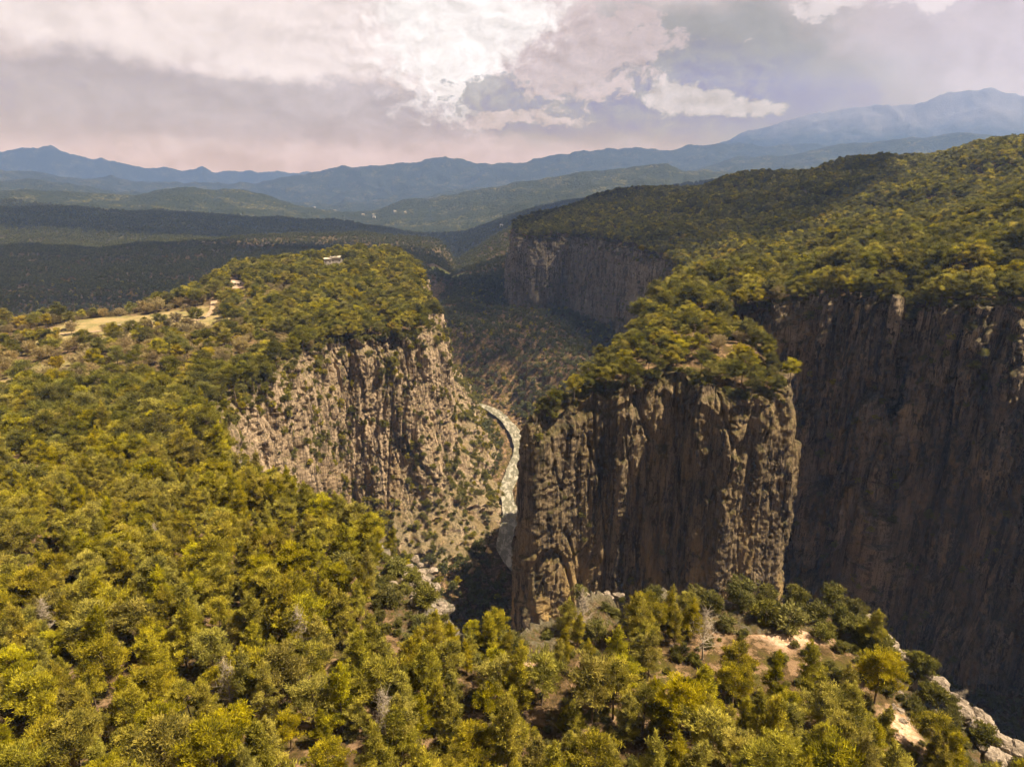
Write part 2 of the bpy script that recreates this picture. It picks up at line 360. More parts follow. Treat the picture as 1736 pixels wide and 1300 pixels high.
def ground_material():
    m, nt, b = material('earth_and_woodland', .95, .1)
    co = nt.node('ShaderNodeTexCoord').outputs['Object']
    n1 = nt.noise(co, .12, 6, .65); n2 = nt.noise(co, 1.3, 6, .7)
    floor = nt.mix(nt.ramp(n2, .3, .7), (.045,.034,.014), (.13,.085,.042))
    floor = nt.mix(nt.ramp(n1, .48, .62), floor, nt.mix(n2, (.05,.045,.01), (.11,.095,.022)))
    floor = nt.mix(nt.mul(nt.ramp(nt.noise(co, .33, 6, .7), .50, .58), .8), floor, nt.mix(n2, (.17,.10,.055), (.36,.25,.16)))
    soilc = nt.mix(nt.ramp(n2, .35, .65), (.42,.25,.14), (.62,.47,.36))
    c = nt.mix(nt.attr('soil').outputs['Fac'], floor, soilc)
    gr = nt.mix(nt.ramp(nt.noise(co, .09, 5, .6), .4, .6), (.32,.25,.12), (.20,.18,.07))
    gr = nt.mix(nt.ramp(n2, .55, .7), gr, (.52,.40,.22))
    c = nt.mix(nt.attr('grass').outputs['Fac'], c, gr)
    vor = nt.node('ShaderNodeTexVoronoi'); nt.put(vor.inputs['Vector'], co); vor.inputs['Scale'].default_value = .07
    fm = nt.noise(co, .006, 6, .6); fm2 = nt.noise(co, .03, 5, .7)
    far = nt.mix(nt.ramp(fm2, .3, .7), (.022,.030,.012), (.055,.062,.022))
    far = nt.mix(nt.mul(nt.ramp(fm, .50, .60), nt.ramp(fm2, .4, .65)), far, (.15,.14,.06))  # paler meadow; its colour also stands in for sunlight through cloud gaps
    far = nt.mix(nt.ramp(vor.outputs['Distance'], .2, 1.0), far, (.012,.016,.008))
    sp_ = nt.node('ShaderNodeSeparateXYZ'); nt.l.new(co, sp_.inputs[0])
    bare = nt.mul(nt.ramp(nt.add(nt.mul(sp_.outputs[2], .001), nt.mul(nt.noise(co, .004, 7, .7), .35)), .42, .80), 1.0)
    far = nt.mix(bare, far, nt.mix(nt.noise(co, .004, 6, .7), (.13,.12,.12), (.27,.25,.25)))
    c = nt.mix(nt.attr('far').outputs['Fac'], c, far)
    c = nt.mix(nt.attr('meadow').outputs['Fac'], c, (.17,.19,.04))
    nt.put(b.inputs['Base Color'], c)
    bump(nt, b, nt.add(nt.mul(n2, .4), nt.mul(nt.attr('far').outputs['Fac'], nt.m('SUBTRACT', 1.0, vor.outputs['Distance']), 8.0)), .9, 1.0)
    return m
gme.materials.append(ground_material())
ground = link(bpy.data.objects.new('ground', gme)); tag(ground, kind='structure')
_lr = np.log(r)
def ground_z(x, y):                       # bilinear look-up in the sheet itself
    x = np.atleast_1d(np.asarray(x, float)); y = np.atleast_1d(np.asarray(y, float))
    fi = np.clip(np.interp(np.log(np.hypot(x, y)), _lr, np.arange(len(r))), 0, len(r)-1.001)
    fj = np.clip((np.arctan2(x, y)-azs[0])/(azs[1]-azs[0]), 0, len(azs)-1.001)
    i = fi.astype(int); j = fj.astype(int); a = fi-i; b = fj-j
    return (Z[i, j]*(1-b)+Z[i, j+1]*b)*(1-a)+(Z[i+1, j]*(1-b)+Z[i+1, j+1]*b)*a
print('ground', time.time()-T0)

# ------------------------------------------------------------------ cliffs (curtains swept along the rims)
def catmull(P, ds):
    P = np.array(P, float); out = []
    Q = np.vstack([2*P[0]-P[1], P, 2*P[-1]-P[-2]])
    for i in range(1, len(Q)-2):
        p0, p1, p2, p3 = Q[i-1], Q[i], Q[i+1], Q[i+2]
        n = max(2, int(np.linalg.norm(p2-p1)/(ds*.5)))
        for t in np.linspace(0, 1, n, endpoint=False):
            c = .5*((2*p1)+(-p0+p2)*t+(2*p0-5*p1+4*p2-p3)*t*t+(-p0+3*p1-3*p2+p3)*t**3)
            out.append(.55*c+.45*(p1+(p2-p1)*t))
    out.append(P[-1]); out = np.array(out)
    L = np.concatenate([[0], np.cumsum(np.linalg.norm(np.diff(out[:, :2], axis=0), axis=1))])
    s = np.arange(0, L[-1], ds)
    return s, np.stack([np.interp(s, L, out[:, k]) for k in range(3)], 1)
CLIFF_PTS = []
def build_cliff(rim, zbot, ds, dv, which, mat, label, seed, batter=.07, lipamp=.7, flare=None, rough=1.0, green=1.0, terraces=0.0, cap=14.0, big=1.0, col=1.0, warp=1.0, shrub=1.0, bedamt=.7):
    s, P = catmull(rim, ds)
    n = len(s)
    k = max(1, int(9/ds)); T = np.gradient(P[:, :2], axis=0)
    ker = np.hanning(2*k+1); ker /= ker.sum()
    Tp = np.pad(T, ((k, k), (0, 0)), mode='edge')
    T = np.stack([np.convolve(Tp[:, j], ker, 'valid') for j in range(2)], 1)
    T /= np.linalg.norm(T, axis=1)[:, None]
    N = np.stack([T[:, 1], -T[:, 0]], 1)                 # right-hand side: the void
    vmax = float(P[:, 2].max()-zbot)
    v = np.arange(0, vmax, dv)
    capn = 14; cv = -np.linspace(cap, 0, capn, endpoint=False)
    rows = np.concatenate([cv, v])                        # negative: inward metres on the top, positive: depth
    S, Rw = np.meshgrid(s, rows)
    D = np.maximum(Rw, 0)
    topz = P[:, 2][None, :]
    frac = D/np.maximum(topz-zbot, 1)
    zz = topz-D*((topz-zbot)/vmax)
    zz0 = zz
    # outward profile
    off = D*batter
    if flare is not None:
        f0 = flare(s)[None, :]; ft = fstart(s)[None, :]+.08*noise(S/30, 3.3+seed)
        off = off+f0*np.maximum(frac-ft, 0)/np.maximum(1-ft, .08)
    if terraces:
        ph = D/13.0+.6*noise(S/40, D/60, seed)
        off = off+terraces*(np.floor(ph)+sstep(.8, 1.0, ph-np.floor(ph)))
    up = sstep(0, 14, D)
    sd_ = seed*13.7
    tal = sstep(fstart(s)[None, :]-.06, fstart(s)[None, :]+.12, frac+.1*noise(S/22, 8.8, sd_)) if flare is not None else frac*0
    W = S+5*warp*noise(S/30, D/45, sd_)
    disp = big*(6.0*noise(W/42, D/160, sd_)+2.6*noise(W/17, D/60, sd_+2))
    b1 = np.abs(noise(W/10.5, D/85, sd_+5)); b2 = np.abs(noise(W/4.4, D/38, sd_+9)); b3 = np.abs(noise(W/2.0, D/16, sd_+12))
    disp = disp+rough*(1-.75*tal)*(col*(6.0*np.minimum(b1, .38)-1.8)+1.5*np.minimum(b2, .35)+.6*b3-.4)
    WJ = W+1.2*noise(S/3.0, D/5.0, sd_+14); DJ = D+3*noise(S/6.0, D/9.0, sd_+15)
    v1, e1 = cells(WJ/7.5, DJ/34+.013*W, seed+1); v2, e2 = cells(WJ/3.1, DJ/11, seed+2); v3, e3 = cells(WJ/1.5+.2*DJ, DJ/3.1, seed+3)
    disp = disp+rough*(1-.5*tal)*(3.4*(v1-.5)+1.5*(v2-.5)+.75*(v3-.5)-1.6*(1-sstep(0, .10, e1))-.8*(1-sstep(0, .16, e2))-.3*(1-sstep(0, .2, e3)))
    crk = np.maximum(0, 1-np.abs(noise(W/23, D/110, sd_+20))/.05)+.6*np.maximum(0, 1-np.abs(noise(W/9, D/70, sd_+23))/.05)
    disp = disp-4.5*crk*rough*(1-.6*tal)
    # bedding ledges
    bed = D/4.6+1.3*noise(S/28, D/30, sd_+31); fb = bed-np.floor(bed)
    ledge_on = sstep(-.1, .35, noise(S/24, D/26, sd_+40))+.8*(1-up)
    disp = disp-.45*bedamt*(ledge_on*.9*(1-fb)**2-ledge_on*.4)
    disp = disp+.55*fbm(S/2.6, D/3.4, sd_+50, 3)+.3*noise(S/.9, D/1.4, sd_+55)*rough
    # broken, stepped lip
    lip = 1.5*(1-up)*(3.0*noise(S/6.5, D/7, sd_+60)-2.0+1.5*np.floor(2.5*noise(S/9, D/5, sd_+61)))
    disp = disp+lip*.8
    x_ = P[:, 0][None, :]+N[:, 0][None, :]*off; y_ = P[:, 1][None, :]+N[:, 1][None, :]*off
    disp = disp+tal*(6.5*ridged(x_/24, y_/24, zz0/30+sd_, 5)-5+1.6*noise(x_/5, y_/5, zz0/5))
    disp = disp*np.where(Rw < 0, np.exp(Rw/3.0), 1.0)
    ofs = np.where(Rw < 0, Rw, off)+disp
    x = P[:, 0][None, :]+N[:, 0][None, :]*ofs; y = P[:, 1][None, :]+N[:, 1][None, :]*ofs
    lipz = lipamp*(2.6*noise(S/7.5, 1.1, sd_+70)+1.0*np.abs(noise(S/2.7, 2.2, sd_+71))+1.1*np.floor(2.4*noise(S/5.0, 4.4, sd_+72))+.6)
    zc = plateau_z(x, y, which)
    wcap = sstep(-cap, -1, Rw)
    zcap = np.minimum(zc, zc+0)*(1-wcap)+topz*wcap+lipz*wcap+(.8*fbm(x/2.2, y/2.2, sd_, 3)+.45*np.floor(3.2*noise(x/3.4, y/3.4, sd_+3))+.35*np.abs(noise(x/.9, y/.9, sd_)))*wcap+.25*(1-wcap)
    bury = (1-sstep(-cap, -cap*.75, Rw))*3.0
    zz = np.where(Rw < 0, zcap-bury, zz+lipz*np.exp(-D/5)+.35*noise(S/1.5, D/1.1, sd_+80))
    V = np.stack([x, y, zz], -1)
    me = np_mesh('cliff', V.reshape(-1, 3), grid_faces(len(rows), n), smooth=True, mats=[mat])
    attr(me, 'cap', sstep(-1.0, -4.5, Rw+1.5*noise(x/3, y/3, sd_)))
    attr(me, 'low', sstep(.35, .8, np.broadcast_to(frac, S.shape)))
    o = link(bpy.data.objects.new('cliff', me)); tag(o, label, kind='structure')
    # record ledge points for scrub
    dx = np.gradient(V, axis=1); dy = np.gradient(V, axis=0)
    nn = np.cross(dx, dy); nn /= np.linalg.norm(nn, axis=2)[..., None]+1e-9
    nzv = np.abs(nn[..., 2])
    area = np.linalg.norm(np.cross(dx, dy), axis=2)
    clump = sstep(-.15, .45, noise(S/16, D/30, sd_+90)+.25*noise(S/5, D/7, sd_+91))
    w = area*(sstep(.22, .6, nzv)*1.0+.22*clump*shrub)*green*(.35+.65*clump)
    CLIFF_PTS.append((shrub, V.reshape(-1, 3), w.ravel(), N, np.broadcast_to(Rw, S.shape).ravel(), nzv.ravel(), area.ravel()))
    return o

build_cliff(RIM_FORE, -243, .5, .6, 1, M_CL_FORE, 'near rim of pale broken limestone below the foreground pines', 1, .10, .35, None, 1.1, .5)
def fstart(s): return np.interp(s, [0, 215, 255, 480], [.88, .85, .66, .58])
def flareL(s): return np.interp(s, [0, 85, 165, 200, 238, 290, 330, 400, 480], [10, 20, 22, 20, 16, 18, 24, 34, 44])
build_cliff(RIM_LEFT, -243, .55, .6, 1, M_CL_LEFT, 'sunlit pale fluted cliff on the left side of the canyon', 2, .13, .8, flareL, 1.15, 1.6, big=1.6, col=1.35, shrub=3.5, bedamt=.4)
build_cliff(RIM_FAR, -215, 1.4, 1.2, 2, M_CL_FAR, 'far grey cliff in shade behind the river', 3, .10, .7, None, 1.5, .45)
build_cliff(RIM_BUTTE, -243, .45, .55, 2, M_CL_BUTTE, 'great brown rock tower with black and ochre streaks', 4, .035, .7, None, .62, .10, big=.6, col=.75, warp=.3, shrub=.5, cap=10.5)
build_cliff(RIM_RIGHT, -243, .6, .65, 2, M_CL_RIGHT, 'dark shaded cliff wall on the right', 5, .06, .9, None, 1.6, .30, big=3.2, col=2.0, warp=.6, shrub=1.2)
print('cliffs', time.time()-T0)

# ------------------------------------------------------------------ river, road
def strip(name, pts, width, zfun, mat, ds=3.0, nw=8, wob=0.0):
    P = np.array([(p[0], p[1], 0) for p in pts]); s, Q = catmull(P, ds)
    T = np.gradient(Q[:, :2], axis=0); T /= np.linalg.norm(T, axis=1)[:, None]; N = np.stack([T[:, 1], -T[:, 0]], 1)
    w = np.linspace(-1, 1, nw)
    wd = width*(1+wob*noise(s/14, 5.5))[:, None]
    x = Q[:, 0][:, None]+N[:, 0][:, None]*wd*w; y = Q[:, 1][:, None]+N[:, 1][:, None]*wd*w
    z = zfun(x, y)
    return link(bpy.data.objects.new(name, np_mesh(name, np.stack([x, y, z], -1).reshape(-1, 3), grid_faces(len(s), nw), True, [mat])))
mr, nt, b = material('milky_river_water', .35, .5)
co = nt.node('ShaderNodeTexCoord').outputs['Object']
fl = nt.noise(nt.scalev(co, 1, .35, 1), .35, 7, .7, .6)
nt.put(b.inputs['Base Color'], nt.mix(nt.ramp(fl, .47, .60), (.15,.145,.10), (.42,.395,.33)))
nt.put(b.inputs['Roughness'], .45); bump(nt, b, fl, .8, .6)
def river_z(x, y): return RZ+.35*fbm(x/3, y/5, 2, 4)-.0*y
tag(strip('river', RIVER, 5.6, river_z, mr, 1.5, 18, .22), 'pale milky river running through the bottom of the canyon', kind='structure')
M_ROAD = flat_material('dusty_track', (.30,.21,.13), (.44,.33,.23), .5)
def road_z(x, y): return ground_z(x.ravel(), y.ravel()).reshape(x.shape)+.35
tag(strip('dirt_road', ROAD, 2.1, road_z, M_ROAD, 2.0, 5, .3), 'pale dirt road across the plateau grass', kind='structure')
tag(strip('dirt_track', ROAD2, 3.0, road_z, M_ROAD, 2.0, 5, .3), 'narrow earth track through bare trees at the left edge', kind='structure')

# ------------------------------------------------------------------ trees
def tube(V, F, p0, p1, r0, r1, n=5):
    p0 = np.array(p0, float); p1 = np.array(p1, float); d = p1-p0; d /= np.linalg.norm(d)+1e-9
    a = np.cross(d, (0, 0, 1.0)); 
    if np.linalg.norm(a) < .1: a = np.array([1.0, 0, 0])
    a /= np.linalg.norm(a); b = np.cross(d, a); k = len(V)
    for p, r in ((p0, r0), (p1, r1)):
        for i in range(n):
            t = 2*math.pi*i/n; V.append(p+r*(math.cos(t)*a+math.sin(t)*b))
    for i in range(n):
        j = (i+1) % n; F.append((k+i, k+j, k+n+j, k+n+i))
def blades(rng, centers, dirs, n, size, width, spread, radius, tint):
    """tufts of narrow leaf-sized triangles round each centre"""
    C = np.repeat(centers, n, 0); Dd = np.repeat(dirs, n, 0); m = len(C)
    rad = np.repeat(np.broadcast_to(radius, len(centers)), n)[:, None]
    off = rng.normal(size=(m, 3)); off /= np.linalg.norm(off, axis=1)[:, None]; off *= rng.random((m, 1))**.5*rad
    off[:, 2] *= .75
    d = Dd+spread*rng.normal(size=(m, 3)); d /= np.linalg.norm(d, axis=1)[:, None]
    L = size*(.6+.8*rng.random((m, 1)))
    p = C+off; q = p+d*L
    side = np.cross(d, rng.normal(size=(m, 3))); side /= np.linalg.norm(side, axis=1)[:, None]
    w = width*(.7+.6*rng.random((m, 1)))
    mid = p+d*L*.35
    V = np.stack([p, mid+side*w, q, mid-side*w], 1).reshape(-1, 3)
    F = np.arange(m*4).reshape(-1, 4)
    tv = np.repeat(tint, n)[:, None]+.12*rng.normal(size=(m, 1))
    tv = np.repeat(tv, 4, 1); return V, F, tv.ravel()
def make_tree(name, seed, h, rad, kind, mat, nb=34, tufts=7, n=13, size=.62, width=.075):
    rng = np.random.default_rng(seed)
    lean = rng.normal(size=2)*.035*h
    def axis(z):
        t = z/h; return np.array([lean[0]*t*t+.25*math.sin(3*t+seed), lean[1]*t*t+.25*math.cos(2.5*t+seed*2)-.25*math.cos(seed*2), z])
    TV, TF = [], []
    for i in range(7): tube(TV, TF, axis(h*i/7.5)-(np.array([0,0,1.2]) if i == 0 else 0), axis(h*(i+1)/7.5), .019*h*(1-i/8), .019*h*(1-(i+1)/8), 6)
    cs, ds_, rs, ts = [], [], [], []
    base = {'young': .12, 'old': .42, 'round': .25, 'bush': .02}[kind]
    for k in range(nb):
        u = (k+rng.random())/nb; z = h*(base+(.97-base)*u)
        if kind == 'young': prof = (1-u)**.8*(.75+.25*math.sin(9*u+seed))+.10
        elif kind == 'old': prof = math.sqrt(max(0, 1-(2*u-.75)**2*.55))*(.8+.3*rng.random())*(1-.55*max(0,u-.6)/.4)
        elif kind == 'round': prof = math.sqrt(max(.02, 1-(2*u-.95)**2))
        else: prof = math.sqrt(max(.03, 1-(u*.95)**2))
        L = rad*prof*(.65+.5*rng.random()); a = k*2.4+rng.normal()*.5
        rise = {'young': .55, 'old': .18, 'round': .35, 'bush': .5}[kind]+.15*rng.normal()
        p0 = axis(z*.94); dirv = np.array([math.cos(a), math.sin(a), rise]); p1 = p0+dirv*L
        p1[2] = min(p1[2], h*1.0)
        tube(TV, TF, p0, p0+(p1-p0)*.92, .006*h*(1.1-u*.6), .0015*h, 3)
        nt_ = max(3, int(tufts*(.4+prof)))
        bt = .5+.22*rng.normal()
        for j in range(nt_):
            f = .35+.65*(j+rng.random()*.6)/nt_
            c = p0+(p1-p0)*f+rng.normal(size=3)*np.array([.10,.10,.045])*rad*(1.0 if kind != 'young' else .8)
            out = (c-axis(min(c[2], h)))*np.array([1, 1, 0]); out /= np.linalg.norm(out)+1e-6
            cs.append(c); ds_.append(out*(.55 if kind != 'young' else .5)+np.array([0, 0, .75 if kind != 'bush' else .6])); rs.append({'young': .17, 'old': .17, 'round': .2, 'bush': .22}[kind]*rad*(.7+.6*rng.random()))
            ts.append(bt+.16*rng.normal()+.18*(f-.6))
    if kind == 'young':
        for j in range(5):
            cs.append(axis(h*(.9+.028*j))); ds_.append(np.array([0, 0, 1.0])); rs.append(.08*rad); ts.append(.85)
    V, F, tv = blades(rng, np.array(cs), np.array(ds_), n, size, width, .55, np.array(rs), np.array(ts))
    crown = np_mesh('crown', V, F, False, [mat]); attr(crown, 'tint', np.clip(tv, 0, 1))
    trunk = np_mesh('trunk', np.array(TV), np.array(TF), True, [M_BARK])
    return crown, trunk, (V, F, tv, np.array(TV), np.array(TF), mat)
YOUNG = [make_tree('y%d' % i, 100+i, 10.4+1.3*(i % 3), 2.75+.3*(i % 4), 'young', M_PINE, 44, 9, 34, .42, .048) for i in range(7)]
OLD = [make_tree('o%d' % i, 200+i, 10.5+.9*(i % 3), 3.9+.35*(i % 3), 'old', M_PINE_DARK, 25, 11, 30, .50, .062) for i in range(6)]
MIXY = [make_tree('m%d' % i, 300+i, 10.5+.8*(i % 2), 3.6+.3*(i % 3), 'old', M_PINE, 27, 11, 30, .50, .060) for i in range(4)]
ROUND = [make_tree('r%d' % i, 400+i, 6.5, 3.0, 'round', M_DECID, 34, 6, 12, .5, .085) for i in range(3)]
YEL = [make_tree('e%d' % i, 500+i, 7.5, 2.8, 'round', M_YELLOW, 34, 6, 14, .6, .12) for i in range(2)]
BUSH = [make_tree('b%d' % i, 600+i, 3.0, 1.9, 'bush', M_BUSH, 26, 6, 14, .42, .075) for i in range(4)]
RUST = make_tree('q', 700, 7.5, 3.6, 'round', M_RUST, 36, 6, 14, .5, .09)
def low_tree(seed, mat, h=9.5, rad=3.4):
    return make_tree('l', seed, h, rad, 'old', mat, 9, 4, 5, 1.9, .42)
LOW = [low_tree(800+i, M_WOOD) for i in range(4)]+[low_tree(810+i, M_PINE, 9, 3.2) for i in range(2)]
print('trees made', time.time()-T0)

def source(name, t):
    V, F, tv, TV, TF, mat = t[2]
    allV = np.vstack([V, TV]); allF = np.vstack([F, TF+len(V)])
    me = np_mesh(name, allV, allF, False, [mat, M_BARK], np.r_[np.zeros(len(F), int), np.ones(len(TF), int)])
    attr(me, 'tint', np.clip(np.r_[tv, np.zeros(len(TV))], 0, 1))
    return bpy.data.objects.new(name, me)
SRC = bpy.data.collections.new('plant_sources')
names = []
groups = dict(young=YOUNG, old=OLD, mixy=MIXY, round=ROUND, yel=YEL, bush=BUSH, low=LOW)
IDX = {}
for g, lst in groups.items():
    IDX[g] = []
    for t in lst:
        nm = 'plant_source_%03d' % len(names); IDX[g].append(len(names)); names.append(nm)
        SRC.objects.link(source(nm, t))
def stuff(name, pts, rot, scl, idx, label, cat):
    me = bpy.data.meshes.new(name); me.vertices.add(len(pts)); me.vertices.foreach_set('co', np.asarray(pts, np.float32).ravel())
    attr(me, 'prot', rot, typ='FLOAT_VECTOR'); attr(me, 'pscl', scl); attr(me, 'pidx', idx, typ='INT'); me.update()
    o = link(bpy.data.objects.new(name, me)); tag(o, label, cat, kind='stuff')
    ng = bpy.data.node_groups.get('scatter')
    if ng is None:
        ng = bpy.data.node_groups.new('scatter', 'GeometryNodeTree')
        ng.interface.new_socket('Geometry', in_out='INPUT', socket_type='NodeSocketGeometry'); ng.interface.new_socket('Geometry', in_out='OUTPUT', socket_type='NodeSocketGeometry')
        n = ng.nodes; l = ng.links
        gi = n.new('NodeGroupInput'); go = n.new('NodeGroupOutput'); ci = n.new('GeometryNodeCollectionInfo'); ci.inputs[0].default_value = SRC
        ci.inputs['Separate Children'].default_value = True; ci.inputs['Reset Children'].default_value = True
        ip = n.new('GeometryNodeInstanceOnPoints'); ip.inputs['Pick Instance'].default_value = True
        def na(nm, ty):
            a = n.new('GeometryNodeInputNamedAttribute'); a.data_type = ty; a.inputs['Name'].default_value = nm; return a.outputs['Attribute']
        e2r = n.new('FunctionNodeEulerToRotation'); l.new(na('prot', 'FLOAT_VECTOR'), e2r.inputs[0])
        m2p = n.new('GeometryNodeMeshToPoints'); l.new(gi.outputs[0], m2p.inputs['Mesh'])
        l.new(m2p.outputs[0], ip.inputs['Points']); l.new(ci.outputs[0], ip.inputs['Instance'])
        l.new(na('pidx', 'INT'), ip.inputs['Instance Index']); l.new(e2r.outputs[0], ip.inputs['Rotation']); l.new(na('pscl', 'FLOAT'), ip.inputs['Scale'])
        l.new(ip.outputs[0], go.inputs[0])
    md = o.modifiers.new('scatter', 'NODES'); md.node_group = ng
    return o

# ------------------------------------------------------------------ where plants grow
def jitter_grid(x0, x1, y0, y1, s, seed):
    rg = np.random.default_rng(seed)
    gx, gy = np.meshgrid(np.arange(x0, x1, s), np.arange(y0, y1, s))
    gx = gx+rg.uniform(-.48, .48, gx.shape)*s; gy = gy+rg.uniform(-.48, .48, gy.shape)*s
    return gx.ravel(), gy.ravel()
def in_view(x, y, z, m=120):
    px, py, dep = project(x, y, z); return (px > -m) & (px < 1736+m) & (py > -m) & (py < 1300+m*1.6) & (dep > 20)
def pm(x, y, poly): return seg_dist(x, y, poly)[0]
pieces = []      # x, y, z, scale, idx, kind
def pick(g, n, rg): return np.array(IDX[g])[rg.integers(0, len(IDX[g]), n)]
rg = np.random.default_rng(21)
# --- plateau one
x1, y1 = jitter_grid(-760, 110, 25, 740, 4.35, 1)
sd, idx = seg_dist(x1, y1, P1)
z1 = np.where((sd > 0) & (idx < N_CLIFF1) & (sd < 10), shepard(x1, y1, C1), ground_z(x1, y1)); k = (sd > np.where(idx < N_CLIFF1, 3.0, -35)) & in_view(x1, y1, z1)
x1, y1, z1, sd = x1[k], y1[k], z1[k], sd[k]
soilm = np.maximum.reduce([mask_poly(x1, y1, s, .8, 1.0) for s in SOIL]+[mask_poly(x1, y1, HUTS, 1, 1)])
fld = mask_poly(x1, y1, FIELD, 4, 6); fld2 = mask_poly(x1, y1, FIELD2, 10, 10)
rd = np.minimum(seg_dist(x1, y1, ROAD, False)[0], seg_dist(x1, y1, ROAD2, False)[0])
pxx, pyy, _ = project(x1, y1, z1)
dens = .93+.42*fbm(x1/16, y1/16, 9, 3)
dens = dens*(1-.45*np.exp(-((x1+235)/85)**2-((y1-355)/60)**2))*(1-soilm)*(1-.93*fld)*(1-.55*fld2)*(rd > 5)
dens = dens*(1-.50*sstep(150, 230, y1))*(1-.25*((pxx > 860) & (pxx < 1480) & (pyy > 1000) & (pyy < 1140)))
for poly in ([(540,415),(585,415),(585,448),(540,448)], [(385,468),(420,470),(422,488),(386,484)]):
    for hh in (2, 6, 10, 14):
        gx, gy, gd = project(x1, y1, z1+hh); dens = dens*((seg_dist(gx, gy, poly)[0] < 2) | (gd > 684))
for poly in VIEW_GAPS:
    for hh in (0, 3, 6, 9):
        gx, gy, _ = project(x1, y1, z1+hh*.95); dens = dens*(seg_dist(gx, gy, poly)[0] < (-5 if hh < 9 else 9))
k = rg.random(len(x1)) < dens
x1, y1, z1, sd, fld, fld2 = x1[k], y1[k], z1[k], sd[k], fld[k], fld2[k]
near = 1-sstep(165, 290, y1-.25*x1)              # young pines near, mature further off
q = rg.random(len(x1)); yn = rg.random(len(x1)) < near
open_ = sstep(.0, .5, fld+fld2+.9*np.exp(-((x1+260)/75)**2-((y1-440)/75)**2)+.35*np.exp(-((x1+220)/60)**2-((y1-520)/60)**2)+1.2*np.exp(-((x1+235)/85)**2-((y1-355)/60)**2))
kind1 = np.where(q < open_*.72, 'round', np.where(q < open_*.80, 'yel', np.where(yn, np.where(rg.random(len(x1)) < .70, 'young', 'mixy'), np.where(rg.random(len(x1)) < .6, 'old', 'mixy'))))
kind1 = np.where((rg.random(len(x1)) < .02) & (kind1 != 'young'), 'yel', kind1)
rimd = seg_dist(x1, y1, [(p[0], p[1]) for p in RIM_FORE[:14]], False)[0]
s1 = rg.uniform(.52, 1.02, len(x1))*(.72+.28*sstep(4, 20, rimd))*(1+.42*sstep(150, 230, y1))
# --- plateau two
x2, y2 = jitter_grid(0, 1100, 180, 1460, 6.3, 2)
sd2, idx2 = seg_dist(x2, y2, P2); z2 = np.where((sd2 > 0) & (idx2 < N_CLIFF2) & (sd2 < 10), shepard(x2, y2, C2), ground_z(x2, y2))
k = (sd2 > np.where(idx2 < N_CLIFF2, 2.0, -60)) & in_view(x2, y2, z2) & (rg.random(len(x2)) < .93+.3*fbm(x2/25, y2/25, 4, 3))
x2, y2, z2 = x2[k], y2[k], z2[k]
q = rg.random(len(x2)); yb = np.exp(-((x2-205)/75)**2-((y2-600)/150)**2)*.5+np.exp(-((x2-95)/30)**2-((y2-285)/30)**2)*.15+.01
kind2 = np.where(q < yb*.45, 'yel', np.where(q < yb, 'round', np.where(rg.random(len(x2)) < .72-.3*np.exp(-((x2-90)/60)**2-((y2-310)/90)**2), 'old', 'mixy')))
s2 = rg.uniform(.75, 1.3, len(x2))*(1.05+.15*(y2 < 420))*(1-.30*((y2 < 340) & (x2 < 121)))
print('P1', len(x1), 'P2', len(x2))
X_ = np.r_[x1, x2]; Y_ = np.r_[y1, y2]; Z_ = np.r_[z1, z2]; K_ = np.r_[kind1, kind2]; S_ = np.r_[s1, s2]
px_, py_, dep_ = project(X_, Y_, Z_+8)
ispine = np.isin(K_, ['young', 'old', 'mixy'])
inside = (px_ > 0) & (px_ < 1736) & (py_ > 0) & (py_ < 1292)
# the 300 pines that show largest stand as objects of their own
cand = np.where(ispine & inside)[0]; cand = cand[np.argsort(dep_[cand]-8*S_[cand])][:300]
candr = np.where((K_ == 'round') & inside)[0]; candr = candr[np.argsort(dep_[candr])][:90]
candy = np.where((K_ == 'yel') & inside)[0]; candy = candy[np.argsort(dep_[candy])][:50]

def copy_obj(src, parent, loc=None):
    c = src.copy(); COL.objects.link(c); c.parent = parent; return c
protos = {}
for g, lst, nm in (('young', YOUNG, 'pine_tree'), ('old', OLD, 'pine_tree'), ('mixy', MIXY, 'pine_tree'), ('round', ROUND, 'broadleaf_tree'), ('yel', YEL, 'yellow_tree'), ('bush', BUSH, 'shrub'), ('rust', [RUST], 'rust_tree')):
    protos[g] = [(bpy.data.objects.new('crown', t[0]), bpy.data.objects.new('trunk', t[1])) for t in lst]
def plant(g, i, name, x, y, z, sc, rot, label, cat, group):
    r_ = bpy.data.objects.new(name, None); COL.objects.link(r_); r_.location = (x, y, z-.15)
    r_.rotation_euler = (random.uniform(-.05, .05), random.uniform(-.05, .05), rot); r_.scale = (sc, sc, sc*random.uniform(.92, 1.1))
    r_.empty_display_size = .5
    for p in protos[g][i]:
        c = p.copy(); COL.objects.link(c); c.parent = r_
    return tag(r_, label, cat, group)
used_lab = {}
def where(px, py, w=''):
    return '%d%% across and %d%% down the photo' % (round(px/17.36), round(py/13.0))
def uniq(lab):
    n = used_lab.get(lab, 0); used_lab[lab] = n+1
    return lab
def pine_words(K, S):
    size = 'small' if S < .8 else ('tall' if S > 1.02 else 'middling')
    return size+{'young': ' yellow-green pointed pine', 'old': ' dark green spreading pine', 'mixy': ' yellow-green spreading pine'}[K]
def pc(p, q): return '%.1f%% across, %.1f%% down the photo' % (p/17.36, q/13.0)
def tree_where(i):
    p, q, _ = project(X_[i], Y_[i], Z_[i]+9*S_[i]); return pc(p, q)
for i in cand:
    g = K_[i]; v = random.randrange(len(groups[g]))
    plant(g, v, 'pine_tree', X_[i], Y_[i], Z_[i], S_[i], random.uniform(0, 6.28), '%s, its top %s' % (pine_words(g, S_[i]), tree_where(i)), 'tree', 'pines of the foreground forest')
